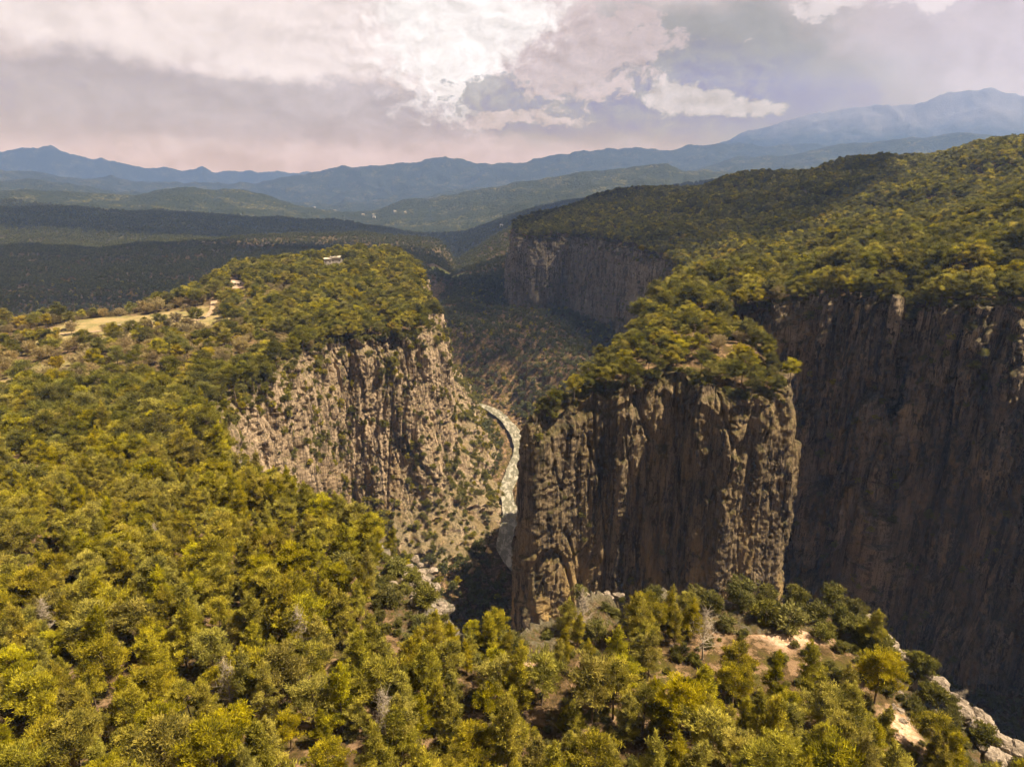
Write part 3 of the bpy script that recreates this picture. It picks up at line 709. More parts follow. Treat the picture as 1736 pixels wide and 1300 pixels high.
for i in candr:
    plant('round', random.randrange(3), 'broadleaf_tree', X_[i], Y_[i], Z_[i], S_[i]*1.05, random.uniform(0, 6.28), 'round tan tree, its top '+tree_where(i), 'tree', 'tan broadleaf trees on the plateaus')
for i in candy:
    plant('yel', random.randrange(2), 'broadleaf_tree', X_[i], Y_[i], Z_[i], S_[i], random.uniform(0, 6.28), 'round yellow tree, its top '+tree_where(i), 'tree', 'yellow broadleaf trees')
rest = np.ones(len(X_), bool); rest[cand] = False; rest[candr] = False; rest[candy] = False
ri = np.where(rest)[0]
idxs = np.zeros(len(ri), int)
for g in ('young', 'old', 'mixy', 'round', 'yel'):
    kk = K_[ri] == g; idxs[kk] = pick(g, kk.sum(), rg)
rot = np.stack([rg.uniform(-.06, .06, len(ri)), rg.uniform(-.06, .06, len(ri)), rg.uniform(0, 6.28, len(ri))], 1)
stuff('pine_forest', np.stack([X_[ri], Y_[ri], Z_[ri]-.2], 1), rot, S_[ri], idxs, 'olive green pine forest covering both plateaus beyond the nearest trees', 'forest')

# --- far woodland and the canyon floor
def far_wood(x0, x1_, y0, y1_, s, seed, prob):
    x, y = jitter_grid(x0, x1_, y0, y1_, s, seed); z = ground_z(x, y)
    a, _ = seg_dist(x, y, P1); b_, _ = seg_dist(x, y, P2)
    dr, _ = seg_dist(x, y, RIVER, False)
    md = seg_dist(x, y, MEADOW)[0] > -4
    k = (a < -12) & (b_ < -12) & (dr > 14) & ~md & in_view(x, y, z, 40) & (rg.random(len(x)) < prob(x, y))
    return x[k], y[k], z[k]
xs, ys, zs = [], [], []
for args in ((-300, 330, 200, 1150, 5.6, 31, lambda x, y: .80+.6*fbm(x/30, y/30, 7, 3)),
             (-2300, 900, 1150, 2000, 8.5, 32, lambda x, y: .85+.6*fbm(x/70, y/70, 7, 3)),
             (-1100, -300, 470, 1150, 7.0, 34, lambda x, y: .9+.3*fbm(x/50, y/50, 7, 3)),
             (-2600, 1500, 2000, 3300, 12, 33, lambda x, y: .75+.8*fbm(x/120, y/120, 7, 3))):
    a, b_, c_ = far_wood(*args); xs.append(a); ys.append(b_); zs.append(c_)
x3, y3, z3 = map(np.concatenate, (xs, ys, zs)); n3 = len(x3); print('far wood', n3)
rot3 = np.stack([np.zeros(n3), np.zeros(n3), rg.uniform(0, 6.28, n3)], 1)
id3 = np.array(IDX['low'])[np.where((rg.random(n3) < .93) | (y3 > 1150), rg.integers(0, 4, n3), rg.integers(4, 6, n3))]
sc3 = rg.uniform(.6, 1.15, n3)*np.where(y3 > 2000, 1.35, np.where(y3 < 1100, .8, 1.1))
stuff('far_woodland', np.stack([x3, y3, z3-.4], 1), rot3, sc3, id3, 'dark green woodland on the canyon floor and the valley slopes beyond', 'woodland')

# --- undergrowth of the near forest
xu, yu = jitter_grid(-200, 105, 25, 270, 2.3, 61); su_, iu = seg_dist(xu, yu, P1); zu = np.where(su_ < 10, shepard(xu, yu, C1), ground_z(xu, yu))
sm = np.maximum.reduce([mask_poly(xu, yu, s, .8, 1.0) for s in SOIL])
k = (su_ > 1.0) & in_view(xu, yu, zu) & (rg.random(len(xu)) < (.50+.9*fbm(xu/9, yu/9, 2, 3))*(1-.93*sm))
xu, yu, zu = xu[k], yu[k], zu[k]; nu = len(xu)
stuff('undergrowth', np.stack([xu, yu, zu-.15], 1), np.stack([rg.uniform(-.2, .2, nu), rg.uniform(-.2, .2, nu), rg.uniform(0, 6.28, nu)], 1), rg.uniform(.12, .62, nu)**1.0, pick('bush', nu, rg), 'low olive undergrowth and seedlings covering the ground between the near pines', 'undergrowth')
# --- scrub on the cliffs
cp, cr, cs_, ci_ = [], [], [], []
for (shb, Vc, w, N, rw, nzv, ar) in CLIFF_PTS:
    px, py, dep = project(Vc[:, 0], Vc[:, 1], Vc[:, 2])
    w = np.where(rw < 0, np.maximum(w, (1.6 if shb != 1.0 else .6)*ar), w)*((px > -40) & (px < 1780) & (py < 1340))*(rw > -12)
    dens = .045
    pr = np.minimum(w*dens, .9)
    kk = np.where(rg.random(len(w)) < pr)[0]
    cp.append(Vc[kk]-np.array([0, 0, .4])); m = len(kk)
    big = (nzv[kk] > .55)
    tr_ = (rg.random(m) < .30*min(shb, 1.5)) & (rw[kk] > 0)
    cs_.append(np.where(tr_, rg.uniform(.28, .62, m), rg.uniform(.4, 1.15, m)*np.where(big, 1.1, .85)))
    ci_.append(np.where(tr_, np.where(rg.random(m) < .5, pick('old', m, rg), pick('mixy', m, rg)), pick('bush', m, rg)))
    cr.append(np.stack([rg.uniform(-.3, .3, m), rg.uniform(-.3, .3, m), rg.uniform(0, 6.28, m)], 1))
print('scrub', sum(map(len, cp)))
stuff('cliff_scrub', np.vstack(cp), np.vstack(cr), np.concatenate(cs_), np.concatenate(ci_), 'dark green scrub clinging to ledges of the cliffs', 'scrub')
print('planted', time.time()-T0)

# ------------------------------------------------------------------ single plants and boulders of the foreground
def surface(x, y):
    sd, idx = seg_dist(x, y, P1)
    return np.where(sd > -.5, shepard(x, y, C1), -400)
def on_ground(px, py, z0=None):
    d = ray(px, py); t = np.linspace(60, 900, 1400)/d[1]*1.0; q = d[None, :]*t[:, None]
    hit = np.where(q[:, 2] < surface(q[:, 0], q[:, 1]))[0]
    if len(hit) == 0: return at(px, py, -76)
    return q[hit[0]]
SHR = [(1335,1058,1.5,'dark rounded shrub in the middle of the bare clearing'),(1293,1040,1.35,'dark pointed shrub at the back of the bare clearing'),(1255,1010,1.4,'rounded shrub on the rim left of the rock pile'),
       (1208,1024,.8,'small shrub among pale rocks at the left of the clearing'),(1385,1040,1.1,'grey-green shrub right of the dark rounded shrub'),(1350,1010,1.1,'shrub on the rim above the clearing'),
       (1415,1010,1.2,'shrub in front of the rim rock pile'),(1395,1070,.9,'shrub at the right end of the clearing'),(1432,1000,.9,'shrub growing on top of the rim rock pile'),
       (1108,1003,1.0,'shrub on the rim between two pale rock piles'),(1010,1068,1.1,'shrub below the pale rock pile on the rim'),(1180,1012,1.1,'shrub on the rim left of the clearing'),
       (985,1000,.8,'little shrub left of the pale rim rocks'),(1565,1125,1.1,'lone shrub standing up from the right-hand rim'),(1500,1105,1.2,'shrub on the descending right-hand rim'),
       (1580,1175,1.0,'shrub among rim boulders on the right'),(1668,1245,.9,'shrub beside the big boulders at the lower right corner'),(630,985,1.3,'dark shrub at the foot of the pale outcrop'),(665,1010,1.2,'dark shrub left of the ribbed boulder'),
       (700,975,1.0,'shrub on the pale outcrop'),(585,960,1.4,'dark shrub in the gap left of the pale outcrop')]
for (px, py, sc, lab) in SHR:
    p = on_ground(px, py+14)
    plant('bush', random.randrange(4), 'shrub', p[0], p[1], p[2], sc, random.uniform(0, 6.28), lab, 'shrub', 'shrubs along the foreground rim')
p = on_ground(512, 862, -83)
plant('rust', 0, 'rust_tree', p[0]-3, p[1]-3, float(ground_z(p[0]-3, p[1]-3)[0])+1.5, 1.0, 0, 'rust-coloured tree at the edge of the left forest, in front of the pale cliff', 'tree', None)
p = on_ground(246, 556, -103)
plant('old', 1, 'pine_tree', p[0], p[1], p[2], .75, 0, 'lone dark pine beside the dirt road on the plateau', 'tree', None)

DEAD = []
for i in range(3):
    rg_ = np.random.default_rng(900+i); TV, TF = [], []
    for k in range(6): tube(TV, TF, (0.1*math.sin(k+i), .1*math.cos(k), 9*k/6-.4*(k == 0)), (0.1*math.sin(k+1+i), .1*math.cos(k+1), 9*(k+1)/6), .16*(1-k/6.5), .16*(1-(k+1)/6.5), 6)
    BV, BF = [], []
    for k in range(46):
        z_ = 9*(.25+.72*k/46); a_ = k*2.4+rg_.normal()*.4; L = (2.6*(1-k/52))*(.6+.6*rg_.random())
        p0 = np.array([0, 0, z_]); p1 = p0+np.array([math.cos(a_)*L, math.sin(a_)*L, L*.35]); tube(BV, BF, p0, p1, .045, .015, 3)
        for q_ in range(9):
            f_ = .3+.7*rg_.random(); c_ = p0+(p1-p0)*f_; tube(BV, BF, c_, c_+rg_.normal(size=3)*.5+np.array([0, 0, .25]), .018, .008, 3)
    DEAD.append((np_mesh('trunk', np.array(TV), np.array(TF), True, [M_TWIG]), np_mesh('branches', np.array(BV), np.array(BF), False, [M_TWIG])))
for (px, py, lab) in ((512,1120,'bare pale dead tree in the dark gap of the foreground forest'),(395,1215,'leafless greyish dead tree near the bottom left'),(85,1085,'dead pale tree near the left edge of the forest'),(268,945,'twisted bare tree in the left forest below the pale rock'),
                      (655,1265,'leafless pale tree near the bottom edge, left of centre'),(985,1075,'bare grey tree just below the pale rock pile on the rim'),(1605,1190,'small leafless tree leaning out from the right-hand rim'),(1190,1120,'dead pale tree amid pines below the clearing')):
    p = on_ground(px, py)
    e = bpy.data.objects.new('dead_tree', None); COL.objects.link(e); e.location = tuple(p); e.rotation_euler.z = random.uniform(0, 6); sc_ = .4 if 'leaning' in lab else random.uniform(.9, 1.15); e.scale = (sc_,)*3
    if 'leaning' in lab: e.rotation_euler = (0, .9, 0)
    tag(e, lab, 'tree', 'leafless dead trees')
    for me_, nm in zip(random.choice(DEAD), ('trunk', 'branches')): link(bpy.data.objects.new(nm, me_), e)

def rock_mesh(seed):
    rg_ = np.random.default_rng(seed)
    import bmesh
    bm = bmesh.new(); bmesh.ops.create_icosphere(bm, subdivisions=4, radius=1)
    V = np.array([v.co[:] for v in bm.verts]); F = np.array([[v.index for v in f.verts] for f in bm.faces]); bm.free()
    # cut by random planes for blocky limestone, then weather it
    for _ in range(11):
        n_ = rg_.normal(size=3); n_ /= np.linalg.norm(n_); d = rg_.uniform(.5, .85)
        e = V@n_-d; V = V-np.outer(np.maximum(e, 0)*.93, n_)
    rr = 1+.12*fbm(V[:, 0]*1.6+seed, V[:, 1]*1.6, V[:, 2]*1.6, 3)-.10*np.maximum(0, 1-np.abs(noise(V[:, 0]*1.1+seed, V[:, 1]*1.1, V[:, 2]*2.6))/.08)
    V = V*rr[:, None]*np.array([1.15, 1, .8])
    V[:, 2] += .045*np.floor(V[:, 2]*5)
    return np_mesh('boulder', V, F, False, [M_ROCK])
ROCKS = [rock_mesh(i) for i in range(7)]
def rock(px, py, size, lab, group, z0=-76, dz=0.0):
    p = on_ground(px, py, z0)
    size *= .66
    o = link(bpy.data.objects.new('boulder', random.choice(ROCKS)))
    o.location = (p[0], p[1], p[2]+size*.25+dz); o.scale = (size*random.uniform(.8, 1.2), size*random.uniform(.8, 1.2), size*random.uniform(.65, .95))
    o.rotation_euler = (random.uniform(-.3, .3), random.uniform(-.3, .3), random.uniform(0, 6.28))
    pp, qq, _ = project(*[np.array(t) for t in o.location])
    tag(o, lab+', '+pc(pp, qq), 'boulder', group)
def cluster(cx, cy, sx, sy, n, smin, smax, lab, group):
    for _ in range(n): rock(cx+random.gauss(0, sx), cy+random.gauss(0, sy), random.uniform(smin, smax), lab, group)
cluster(1018, 1008, 18, 8, 26, .8, 1.7, 'pale boulder in a rim pile', 'pale boulders on the foreground rim')
cluster(1455, 1026, 20, 12, 34, .9, 2.0, 'pale boulder in the right rim pile', 'pale boulders on the foreground rim')
cluster(1222, 1022, 14, 8, 9, .5, 1.1, 'pale boulder left of the clearing', 'pale boulders on the foreground rim')
cluster(1300, 1050, 60, 22, 60, .22, .75, 'small pale rock in the clearing', 'pale boulders on the foreground rim')
for t in np.linspace(0, 1, 48):
    qx = 1508+t*200; qy = 1085+t*190
    rock(qx+random.gauss(2, 7), qy+random.gauss(0, 5), random.uniform(1.0, 2.3), 'pale boulder on right-hand rim', 'pale boulders on the foreground rim')
for (qx, qy, s_) in ((1700,1262,2.6),(1722,1245,2.3),(1690,1290,2.8),(1732,1280,2.6),(1712,1296,2.4),(1668,1268,1.6)):
    rock(qx, qy, s_, 'big grey corner boulder', 'pale boulders on the foreground rim')
cluster(700, 985, 28, 18, 46, 1.0, 2.1, 'pale ribbed boulder in the outcrop', 'boulders of the gully outcrop')
cluster(1150, 1030, 40, 12, 22, .3, 1.0, 'pale rock on the rim', 'pale boulders on the foreground rim')
cluster(752, 1035, 9, 10, 12, .8, 1.5, 'pale boulder at the outcrop end', 'boulders of the gully outcrop')
cluster(900, 1092, 18, 14, 26, .25, .8, 'small rock on bare rim patch', 'pale boulders on the foreground rim')
cluster(1530, 1215, 18, 16, 26, .25, .9, 'small rock on the pale bare slope', 'pale boulders on the foreground rim')
for (px, py) in ((135,925),(20,995),(372,828),(108,895),(545,868)): rock(px, py, 1.3, 'white rock between the left pines', 'rocks in the left forest', -84, 1.5)

# ------------------------------------------------------------------ houses, cars, wall
M_WHITE = flat_material('whitewashed_wall', (.50,.47,.43), (.62,.58,.54), .5)
M_TILE = flat_material('roof_tiles', (.44,.38,.32), (.56,.50,.43), 1.5)
M_DARKG = flat_material('dark_glass', (.03,.035,.04), (.05,.05,.06), 1, .2)
M_CAR = flat_material('car_paint', (.05,.045,.045), (.06,.055,.055), 1, .35, 0, .5)
M_TYRE = flat_material('rubber', (.02,.02,.02), (.03,.03,.03), 2)
def boxes(name, parts, mat, parent):
    V, F = [], []
    for (x0, x1_, y0, y1_, z0, z1_) in parts:
        k = len(V); V += [(x0,y0,z0),(x1_,y0,z0),(x1_,y1_,z0),(x0,y1_,z0),(x0,y0,z1_),(x1_,y0,z1_),(x1_,y1_,z1_),(x0,y1_,z1_)]
        F += [(k,k+3,k+2,k+1),(k+4,k+5,k+6,k+7),(k,k+1,k+5,k+4),(k+1,k+2,k+6,k+5),(k+2,k+3,k+7,k+6),(k+3,k,k+4,k+7)]
    return link(bpy.data.objects.new(name, np_mesh(name, np.array(V, float), np.array(F), False, [mat])), parent)
def house(loc, w, d, h, rz, lab, group, storeys=1):
    e = link(bpy.data.objects.new('house', None)); e.location = loc; e.rotation_euler.z = rz; tag(e, lab, 'house', group)
    boxes('wall', [(-w/2, w/2, -d/2, d/2, -3, h)], M_WHITE, e)
    rv = np.array([(-w/2-.5,-d/2-.5,h+.01),(w/2+.5,-d/2-.5,h+.01),(w/2+.5,d/2+.5,h+.01),(-w/2-.5,d/2+.5,h+.01),(-w/2-.5,0,h+d*.25),(w/2+.5,0,h+d*.25)])
    me = bpy.data.meshes.new('roof'); me.from_pydata([tuple(v) for v in rv], [], [(0,1,5,4),(2,3,4,5),(0,4,3),(1,2,5),(3,2,1,0)]); me.materials.append(M_TILE)
    link(bpy.data.objects.new('roof', me), e)
    for sx in (-.28, .28):
        boxes('window', [(sx*w-.55, sx*w+.55, -d/2-.06, -d/2+.02, h*.45, h*.45+1.3)], M_DARKG, e)
    boxes('door', [(-.5, .5, -d/2-.05, -d/2+.02, 0, 2.1)], M_BARK, e)
def at_r(px, py, r_): 
    d = ray(px, py); d = d*(r_/math.hypot(d[0], d[1])); x, y = d[0], d[1]; return (x, y, float(ground_z(x, y)[0]))
p = at(548, 437, -86); house((p[0], 690, float(ground_z(p[0], 690)[0])), 7, 5, 6.5, .2, 'white house on the top edge of the left mesa, left of two', 'houses on the mesa')
p = at(562, 437, -86); house((p[0], 692, float(ground_z(p[0], 692)[0])), 11, 6, 7, .1, 'larger white house on the top edge of the left mesa', 'houses on the mesa')
p = on_ground(404, 484, -100); house((p[0], p[1], p[2]), 8, 4, 2.6, .3, 'low hut in the sandy clearing on the left mesa', 'houses on the mesa')
VIL = []
for k in range(20): VIL.append((random.gauss(560, 34), 0, 6000+random.uniform(-250, 350)))
for k in range(5): VIL.append((random.gauss(650, 25), 0, 4300+random.uniform(-200, 200)))
for k in range(5): VIL.append((random.gauss(655, 12), 0, 3300+random.uniform(-100, 100)))
for (px, rr) in ((850, 2750),(880, 2700),(720, 3100),(614, 5200)): VIL.append((px, 0, rr))
for i, (px, _, rr) in enumerate(VIL):
    x, y, z = at_r(px, 400, rr); q = project(x, y, z)
    s_ = rr/2600
    house((x, y, z+.5), random.uniform(9, 15)*max(1, s_*.7), random.uniform(8, 11), random.uniform(6, 9)*max(1, s_*.6), random.uniform(-.5, .5),
          'tiny white valley house, '+pc(q[0], q[1]), 'houses in the distant valley')
def car(loc, rz, lab):
    e = link(bpy.data.objects.new('car', None)); e.location = loc; e.rotation_euler.z = rz; tag(e, lab, 'car', 'cars parked by the dirt road')
    prof = [(-2.2,.45),(-2.25,.85),(-1.9,1.0),(-1.5,1.55),(.6,1.58),(1.25,1.05),(2.1,.92),(2.25,.7),(2.2,.45)]
    n_ = len(prof); V = [(a, -.88, b_) for a, b_ in prof]+[(a, .88, b_) for a, b_ in prof]
    me = bpy.data.meshes.new('body'); me.from_pydata(V, [], [tuple(range(n_)), tuple(range(2*n_-1, n_-1, -1))]+[(i, i+n_, (i+1) % n_+n_, (i+1) % n_) for i in range(n_)]); me.materials.append(M_CAR)
    link(bpy.data.objects.new('body', me), e)
    for sy in (-.89, .89): boxes('window', [(-1.3, .6, sy-.01, sy+.01, 1.1, 1.45)], M_DARKG, e)
    for sx in (-1.4, 1.4):
        for sy in (-.8, .8):
            TV, TF = [], []; tube(TV, TF, (sx, sy-.12, .34), (sx, sy+.12, .34), .34, .34, 14)
            k = len(TV); TF2 = TF; me = bpy.data.meshes.new('wheel'); me.from_pydata([tuple(v) for v in TV], [], [tuple(f) for f in TF2]+[tuple(range(14)), tuple(range(27, 13, -1))]); me.materials.append(M_TYRE)
            link(bpy.data.objects.new('wheel', me), e)
for (px, py, lab) in ((203, 556, 'dark car parked at the end of the low wall by the dirt road'), (344, 541, 'dark car on the bend of the dirt road')):
    p = on_ground(px, py, -103); car((p[0], p[1], p[2]+.35), .3, lab)
a = on_ground(183, 559, -103); b_ = on_ground(202, 555, -103)
mid = (a+b_)/2; L_ = float(np.linalg.norm((b_-a)[:2]))
w_ = link(bpy.data.objects.new('low_wall', np_mesh('low_wall', np.array([(sx*L_/2, sy*.6, sz) for sx in (-1, 1) for sy in (-1, 1) for sz in (-1, 1.3)]), np.array([(0,1,3,2),(4,6,7,5),(0,4,5,1),(2,3,7,6),(0,2,6,4),(1,5,7,3)]), False, [M_ROCK])))
w_.location = mid+np.array([0, 3, 0]); w_.rotation_euler.z = math.atan2(b_[1]-a[1], b_[0]-a[0]); tag(w_, 'low pale stone wall beside the dirt road', 'wall')

# ------------------------------------------------------------------ clouds that shade the valley (unseen bodies placed high overhead for their shadow)
SUN_AZ = math.radians(98)      # from north (+Y) towards +X
SUN_EL = math.radians(59)
sdir = np.array([math.sin(SUN_AZ)*math.cos(SUN_EL), math.cos(SUN_AZ)*math.cos(SUN_EL), math.sin(SUN_EL)])
M_CLOUD, nt, b = material('shade_cloud_vapour', 1.0, 0.0); nt.put(b.inputs['Base Color'], (.85,.85,.86))
tb = nt.node('ShaderNodeBsdfTransparent'); mx = nt.node('ShaderNodeMixShader'); mx.inputs[0].default_value = .58
nt.l.new(b.outputs[0], mx.inputs[1]); nt.l.new(tb.outputs[0], mx.inputs[2]); nt.l.new(mx.outputs[0], nt.n['Material Output'].inputs[0])
def cloud(cx, cy, rx, ry, alt, seed, lab):
    """a cloud whose shadow falls round (cx, cy) on the land"""
    rg_ = np.random.default_rng(seed); t = (alt+190)/sdir[2]
    import bmesh
    bm = bmesh.new(); bmesh.ops.create_icosphere(bm, subdivisions=5, radius=1)
    V = np.array([v.co[:] for v in bm.verts]); F = np.array([[v.index for v in f.verts] for f in bm.faces]); bm.free()
    rr = 1+.30*fbm(V[:, 0]*1.7+seed, V[:, 1]*1.7, V[:, 2]*1.7, 5)+.10*(1-np.abs(noise(V[:, 0]*5+seed, V[:, 1]*5, V[:, 2]*5)))
    V = V*rr[:, None]; V[:, 2] = np.where(V[:, 2] < 0, V[:, 2]*.25, V[:, 2])
    V = V*np.array([rx, ry, 90.0])
    o = link(bpy.data.objects.new('cloud', np_mesh('cloud', V, F, True, [M_CLOUD])))
    o.location = (cx+sdir[0]*t, cy+sdir[1]*t, alt); tag(o, lab, 'cloud')
    return o
SHADE_CLOUDS = [(-900, 1330, 900, 400, 2000, 3, 'large cloud high over the left valley'), (150, 1080, 260, 330, 2000, 5, 'cloud high over the far grey cliff'),
          (-900, 2700, 1700, 520, 2200, 8, 'long cloud high over the middle hills')]
for c_ in SHADE_CLOUDS: cloud(*c_)

HAZE = 1.0e-4; EXPO = 1.4; HAZE_L = (.112, .148, .226)
# ------------------------------------------------------------------ haze
me = bpy.data.meshes.new('haze')
x0, x1_, y0, y1_, z0, z1_ = -13000, 13000, -400, 13400, -900, 1450
me.from_pydata([(x0,y0,z0),(x1_,y0,z0),(x1_,y1_,z0),(x0,y1_,z0),(x0,y0,z1_),(x1_,y0,z1_),(x1_,y1_,z1_),(x0,y1_,z1_)], [], [(0,3,2,1),(4,5,6,7),(0,1,5,4),(1,2,6,5),(2,3,7,6),(3,0,4,7)])
mh = bpy.data.materials.new('air_haze'); mh.use_nodes = True; n = mh.node_tree.nodes; n.clear()
out = n.new('ShaderNodeOutputMaterial'); pv = n.new('ShaderNodeVolumePrincipled'); pv.inputs['Color'].default_value = (.30, .48, .98, 1); pv.inputs['Density'].default_value = HAZE; pv.inputs['Anisotropy'].default_value = .1
mh.node_tree.links.new(pv.outputs[0], out.inputs['Volume']); me.materials.append(mh)
tag(link(bpy.data.objects.new('haze', me)), 'blue air haze over the whole landscape', kind='stuff')

# ------------------------------------------------------------------ sky and sun
w = bpy.data.worlds.new('World'); scene.world = w; w.use_nodes = True
nt = NT(w.node_tree); bg = nt.n['Background']
sky = nt.node('ShaderNodeTexSky', sky_type='NISHITA'); sky.sun_disc = False; sky.sun_elevation = SUN_EL; sky.sun_rotation = SUN_AZ
dirv = nt.node('ShaderNodeTexCoord').outputs['Generated']
sp = nt.node('ShaderNodeSeparateXYZ'); nt.l.new(dirv, sp.inputs[0])
az = nt.mul(nt.m('ARCTAN2', sp.outputs[0], sp.outputs[1]), 57.2958)
el = nt.mul(nt.m('ARCSINE', sp.outputs[2]), 57.2958)
def vnoise(sx, sz, sc, det, rough, off=0.0):
    cb = nt.node('ShaderNodeCombineXYZ'); nt.put(cb.inputs[0], nt.mul(az, sx)); nt.put(cb.inputs[1], nt.mul(el, sz)); cb.inputs[2].default_value = off
    return nt.noise(cb.outputs[0], sc, det, rough)
wa = nt.add(vnoise(1, 1.3, .16, 5, .6, 3.0), -.5); wb = nt.add(vnoise(1, 1.3, .16, 5, .6, 11.0), -.5)
wf = nt.add(vnoise(1, 1.2, .75, 8, .65, 5.0), -.5)
U = nt.add(az, nt.mul(wa, 9)); Vv = nt.add(el, nt.mul(wb, 4.5), nt.mul(wf, 1.1))
def pdeg(px, py):
    d = ray(px, py); return math.degrees(math.atan2(d[0], d[1])), math.degrees(math.asin(d[2]/np.linalg.norm(d)))
def blob(px, py, wx, wy, uu=None, vv=None):
    a, e = pdeg(px, py); sx = math.degrees(wx/FOC); sy = math.degrees(wy/FOC)
    q = nt.add(nt.m('POWER', nt.mul(nt.add(uu or U, -a), 1/sx), 2.0), nt.m('POWER', nt.mul(nt.add(vv or Vv, -e), 1/sy), 2.0))
    return nt.m('EXPONENT', nt.mul(q, -1.0))
def relief(sx, sz, sc, det, rough, off, du, dv):
    """how a billow catches the light: the field minus itself a little way towards the sun"""
    def f(au, ev):
        cb = nt.node('ShaderNodeCombineXYZ'); nt.put(cb.inputs[0], nt.mul(nt.add(az, au, nt.mul(wa, 5)), sx)); nt.put(cb.inputs[1], nt.mul(nt.add(el, ev, nt.mul(wb, 3)), sz)); cb.inputs[2].default_value = off
        return nt.noise(cb.outputs[0], sc, det, rough)
    a_ = f(0.0, 0.0); return a_, nt.add(a_, nt.mul(f(du, dv), -1.0))
n1, r1 = relief(1, 1.5, .22, 9, .60, 3.3, .9, .9)
n2, r2 = relief(1, 1.35, .75, 8, .62, 7.7, .35, .4)
ns, rs_ = relief(.7, 2.2, .12, 8, .58, 9.7, 1.0, 1.0)
DW = (.86,.73,.72); DL = (.50,.445,.48); DG = (.37,.365,.38); DC = (.72,.56,.56); DWW = (.97,.90,.88)
c = nt.mix(nt.ramp(n1, .30, .70), (.66,.56,.57), DW)
c = nt.mix(nt.mul(nt.ramp(nt.add(blob(150, -10, 430, 75), blob(560, 20, 330, 120), nt.mul(nt.add(n1, -.5), 1.2)), .25, .95), .8), c, (.93,.82,.80))
g = nt.add(blob(330, 190, 330, 55), nt.mul(blob(60, 140, 190, 55), .6), nt.mul(blob(640, 205, 260, 40), 1.0), nt.mul(nt.add(n1, -.5), 1.3))
c = nt.mix(nt.mul(nt.ramp(g, .30, .85), .85), c, DL)
g = nt.add(blob(1000, 190, 190, 75), nt.mul(blob(1230, 80, 270, 95), .9), nt.mul(blob(1400, 200, 280, 60), .75), nt.mul(nt.add(n1, -.5), 1.2))
c = nt.mix(nt.mul(nt.ramp(g, .25, .85), .92), c, DG)
c = nt.mix(nt.mul(nt.ramp(nt.add(blob(970, 90, 170, 75), nt.mul(nt.add(n2, -.5), 1.6)), .38, .62), .85), c, (.66,.55,.56))
c = nt.mix(nt.mul(nt.ramp(blob(1680, 60, 210, 150), .2, .9), .85), c, (.60,.53,.58))
wp = nt.add(blob(730, 70, 110, 100), blob(850, 15, 120, 60), nt.mul(blob(805, 130, 50, 70), .9), nt.mul(nt.add(n2, -.5), 1.8))
wm = nt.ramp(wp, .30, 1.05)
c = nt.mix(wm, c, DWW)
c = nt.mix(nt.mul(nt.ramp(nt.add(blob(835, 165, 75, 42), nt.mul(nt.add(n2, -.5), 2.0)), .42, .62), .85), c, (.40,.38,.40))
c = nt.mix(nt.mul(nt.ramp(nt.add(blob(880, 205, 120, 16), nt.mul(nt.add(n2, -.5), 1.2)), .42, .7), .7), c, (.80,.66,.64))
cuf = nt.add(blob(1125, 160, 38, 22, az, el), blob(1190, 172, 60, 22, az, el), blob(1270, 184, 60, 13, az, el), nt.mul(nt.add(n2, -.5), 2.4))
cum = nt.ramp(cuf, .40, .82)
c = nt.mix(nt.mul(cum, .7), c, (.76,.67,.66))
top_ = nt.add(blob(1400, 5, 60, 22), blob(1550, 15, 30, 25), nt.mul(nt.add(n2, -.5), 1.4))
c = nt.mix(nt.mul(nt.ramp(top_, .5, .8), .7), c, (.86,.76,.76))
hzb = nt.m('EXPONENT', nt.mul(nt.m('POWER', nt.mul(nt.add(nt.m('MAXIMUM', el, 0.0), nt.mul(nt.add(n2, -.5), 1.6)), 1/2.3), 2.0), -1.0))
hw = nt.m('SUBTRACT', 1.0, nt.ramp(az, 8.0, 24.0))
c = nt.mix(nt.mul(hzb, hw, .85), c, (.74,.58,.58))
# billow relief, strongest where the cloud is broken, faint in the rain haze
ra = nt.add(.12, nt.mul(nt.ramp(nt.add(blob(800, 90, 300, 150), blob(1180, 170, 150, 50)), .2, .9), .9))
sh_ = nt.add(1.0, nt.mul(r1, .50), nt.mul(r2, ra, .65), nt.mul(nt.add(ns, -.5), .30))
mh_ = nt.node('ShaderNodeVectorMath', operation='SCALE'); nt.l.new(c, mh_.inputs[0]); nt.put(mh_.inputs['Scale'], nt.mul(nt.m('MAXIMUM', sh_, .3), 1/2**EXPO))
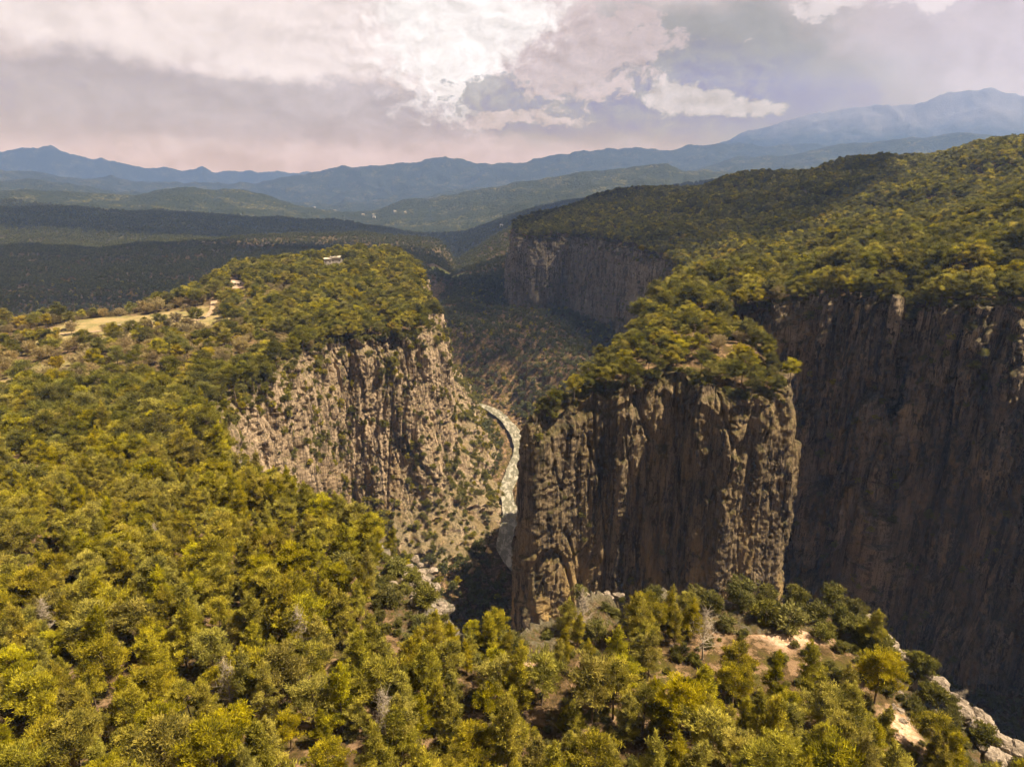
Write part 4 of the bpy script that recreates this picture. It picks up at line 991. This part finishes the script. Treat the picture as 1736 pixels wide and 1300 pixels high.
# the air in front of it takes up part and adds its own light
path = nt.m('MINIMUM', nt.m('DIVIDE', 1450.0, nt.m('MAXIMUM', sp.outputs[2], .01)), nt.m('DIVIDE', 13400.0, nt.m('MAXIMUM', sp.outputs[1], .35)))
T_ = nt.m('EXPONENT', nt.mul(path, -HAZE))
veil = nt.node('ShaderNodeVectorMath', operation='SCALE'); veil.inputs[0].default_value = HAZE_L; nt.put(veil.inputs['Scale'], nt.m('SUBTRACT', 1.0, T_))
sub = nt.node('ShaderNodeVectorMath', operation='SUBTRACT'); nt.l.new(mh_.outputs[0], sub.inputs[0]); nt.l.new(veil.outputs[0], sub.inputs[1])
mxv = nt.node('ShaderNodeVectorMath', operation='MAXIMUM'); nt.l.new(sub.outputs[0], mxv.inputs[0]); mxv.inputs[1].default_value = (.01, .01, .01)
dv_ = nt.node('ShaderNodeVectorMath', operation='SCALE'); nt.l.new(mxv.outputs[0], dv_.inputs[0]); nt.put(dv_.inputs['Scale'], nt.m('DIVIDE', 1.0, T_))
c = dv_.outputs[0]
# unseen sky overhead made dark and warm to deepen shadows, gaps of blue; bright only low over the horizon ahead
bgs = nt.node('ShaderNodeBackground'); nt.l.new(sky.outputs[0], bgs.inputs[0]); bgs.inputs[1].default_value = .05
over = nt.ramp(el, 13.0, 30.0)
ahead = nt.ramp(nt.m('ABSOLUTE', az), 50.0, 95.0)
cc = nt.mix(nt.m('MAXIMUM', over, ahead), c, (.070,.048,.030))
bg.inputs[1].default_value = 1.0; nt.put(bg.inputs[0], cc)
gap = nt.mul(nt.m('MAXIMUM', over, ahead), nt.ramp(vnoise(1, 1, .04, 4, .5, 2.0), .54, .74))
mx = nt.node('ShaderNodeMixShader'); nt.put(mx.inputs[0], gap); nt.l.new(bg.outputs[0], mx.inputs[1]); nt.l.new(bgs.outputs[0], mx.inputs[2])
nt.l.new(mx.outputs[0], nt.n['World Output'].inputs[0])
su = bpy.data.lights.new('sun', 'SUN'); su.energy = 5.0; su.angle = math.radians(.5); su.color = (1.0, .81, .56)
so = link(bpy.data.objects.new('sun', su)); so.rotation_euler = Vector(tuple(-sdir)).to_track_quat('-Z', 'Y').to_euler()

# ------------------------------------------------------------------ camera
cam = bpy.data.cameras.new('camera'); cam.sensor_width = 36; cam.lens = 36*FOC/1736; cam.clip_start = 1; cam.clip_end = 90000
co_ = link(bpy.data.objects.new('camera', cam)); co_.rotation_euler = (math.pi/2-PITCH, 0, 0); scene.camera = co_
scene.view_settings.view_transform = 'Standard'; scene.view_settings.look = 'None'; scene.view_settings.exposure = EXPO; scene.view_settings.gamma = 1
scene.cycles.use_adaptive_sampling = True; scene.cycles.adaptive_threshold = .035; scene.cycles.max_bounces = 4; scene.cycles.diffuse_bounces = 2; scene.cycles.transmission_bounces = 2; scene.cycles.volume_bounces = 1; scene.cycles.transparent_max_bounces = 8
print('done', time.time()-T0)
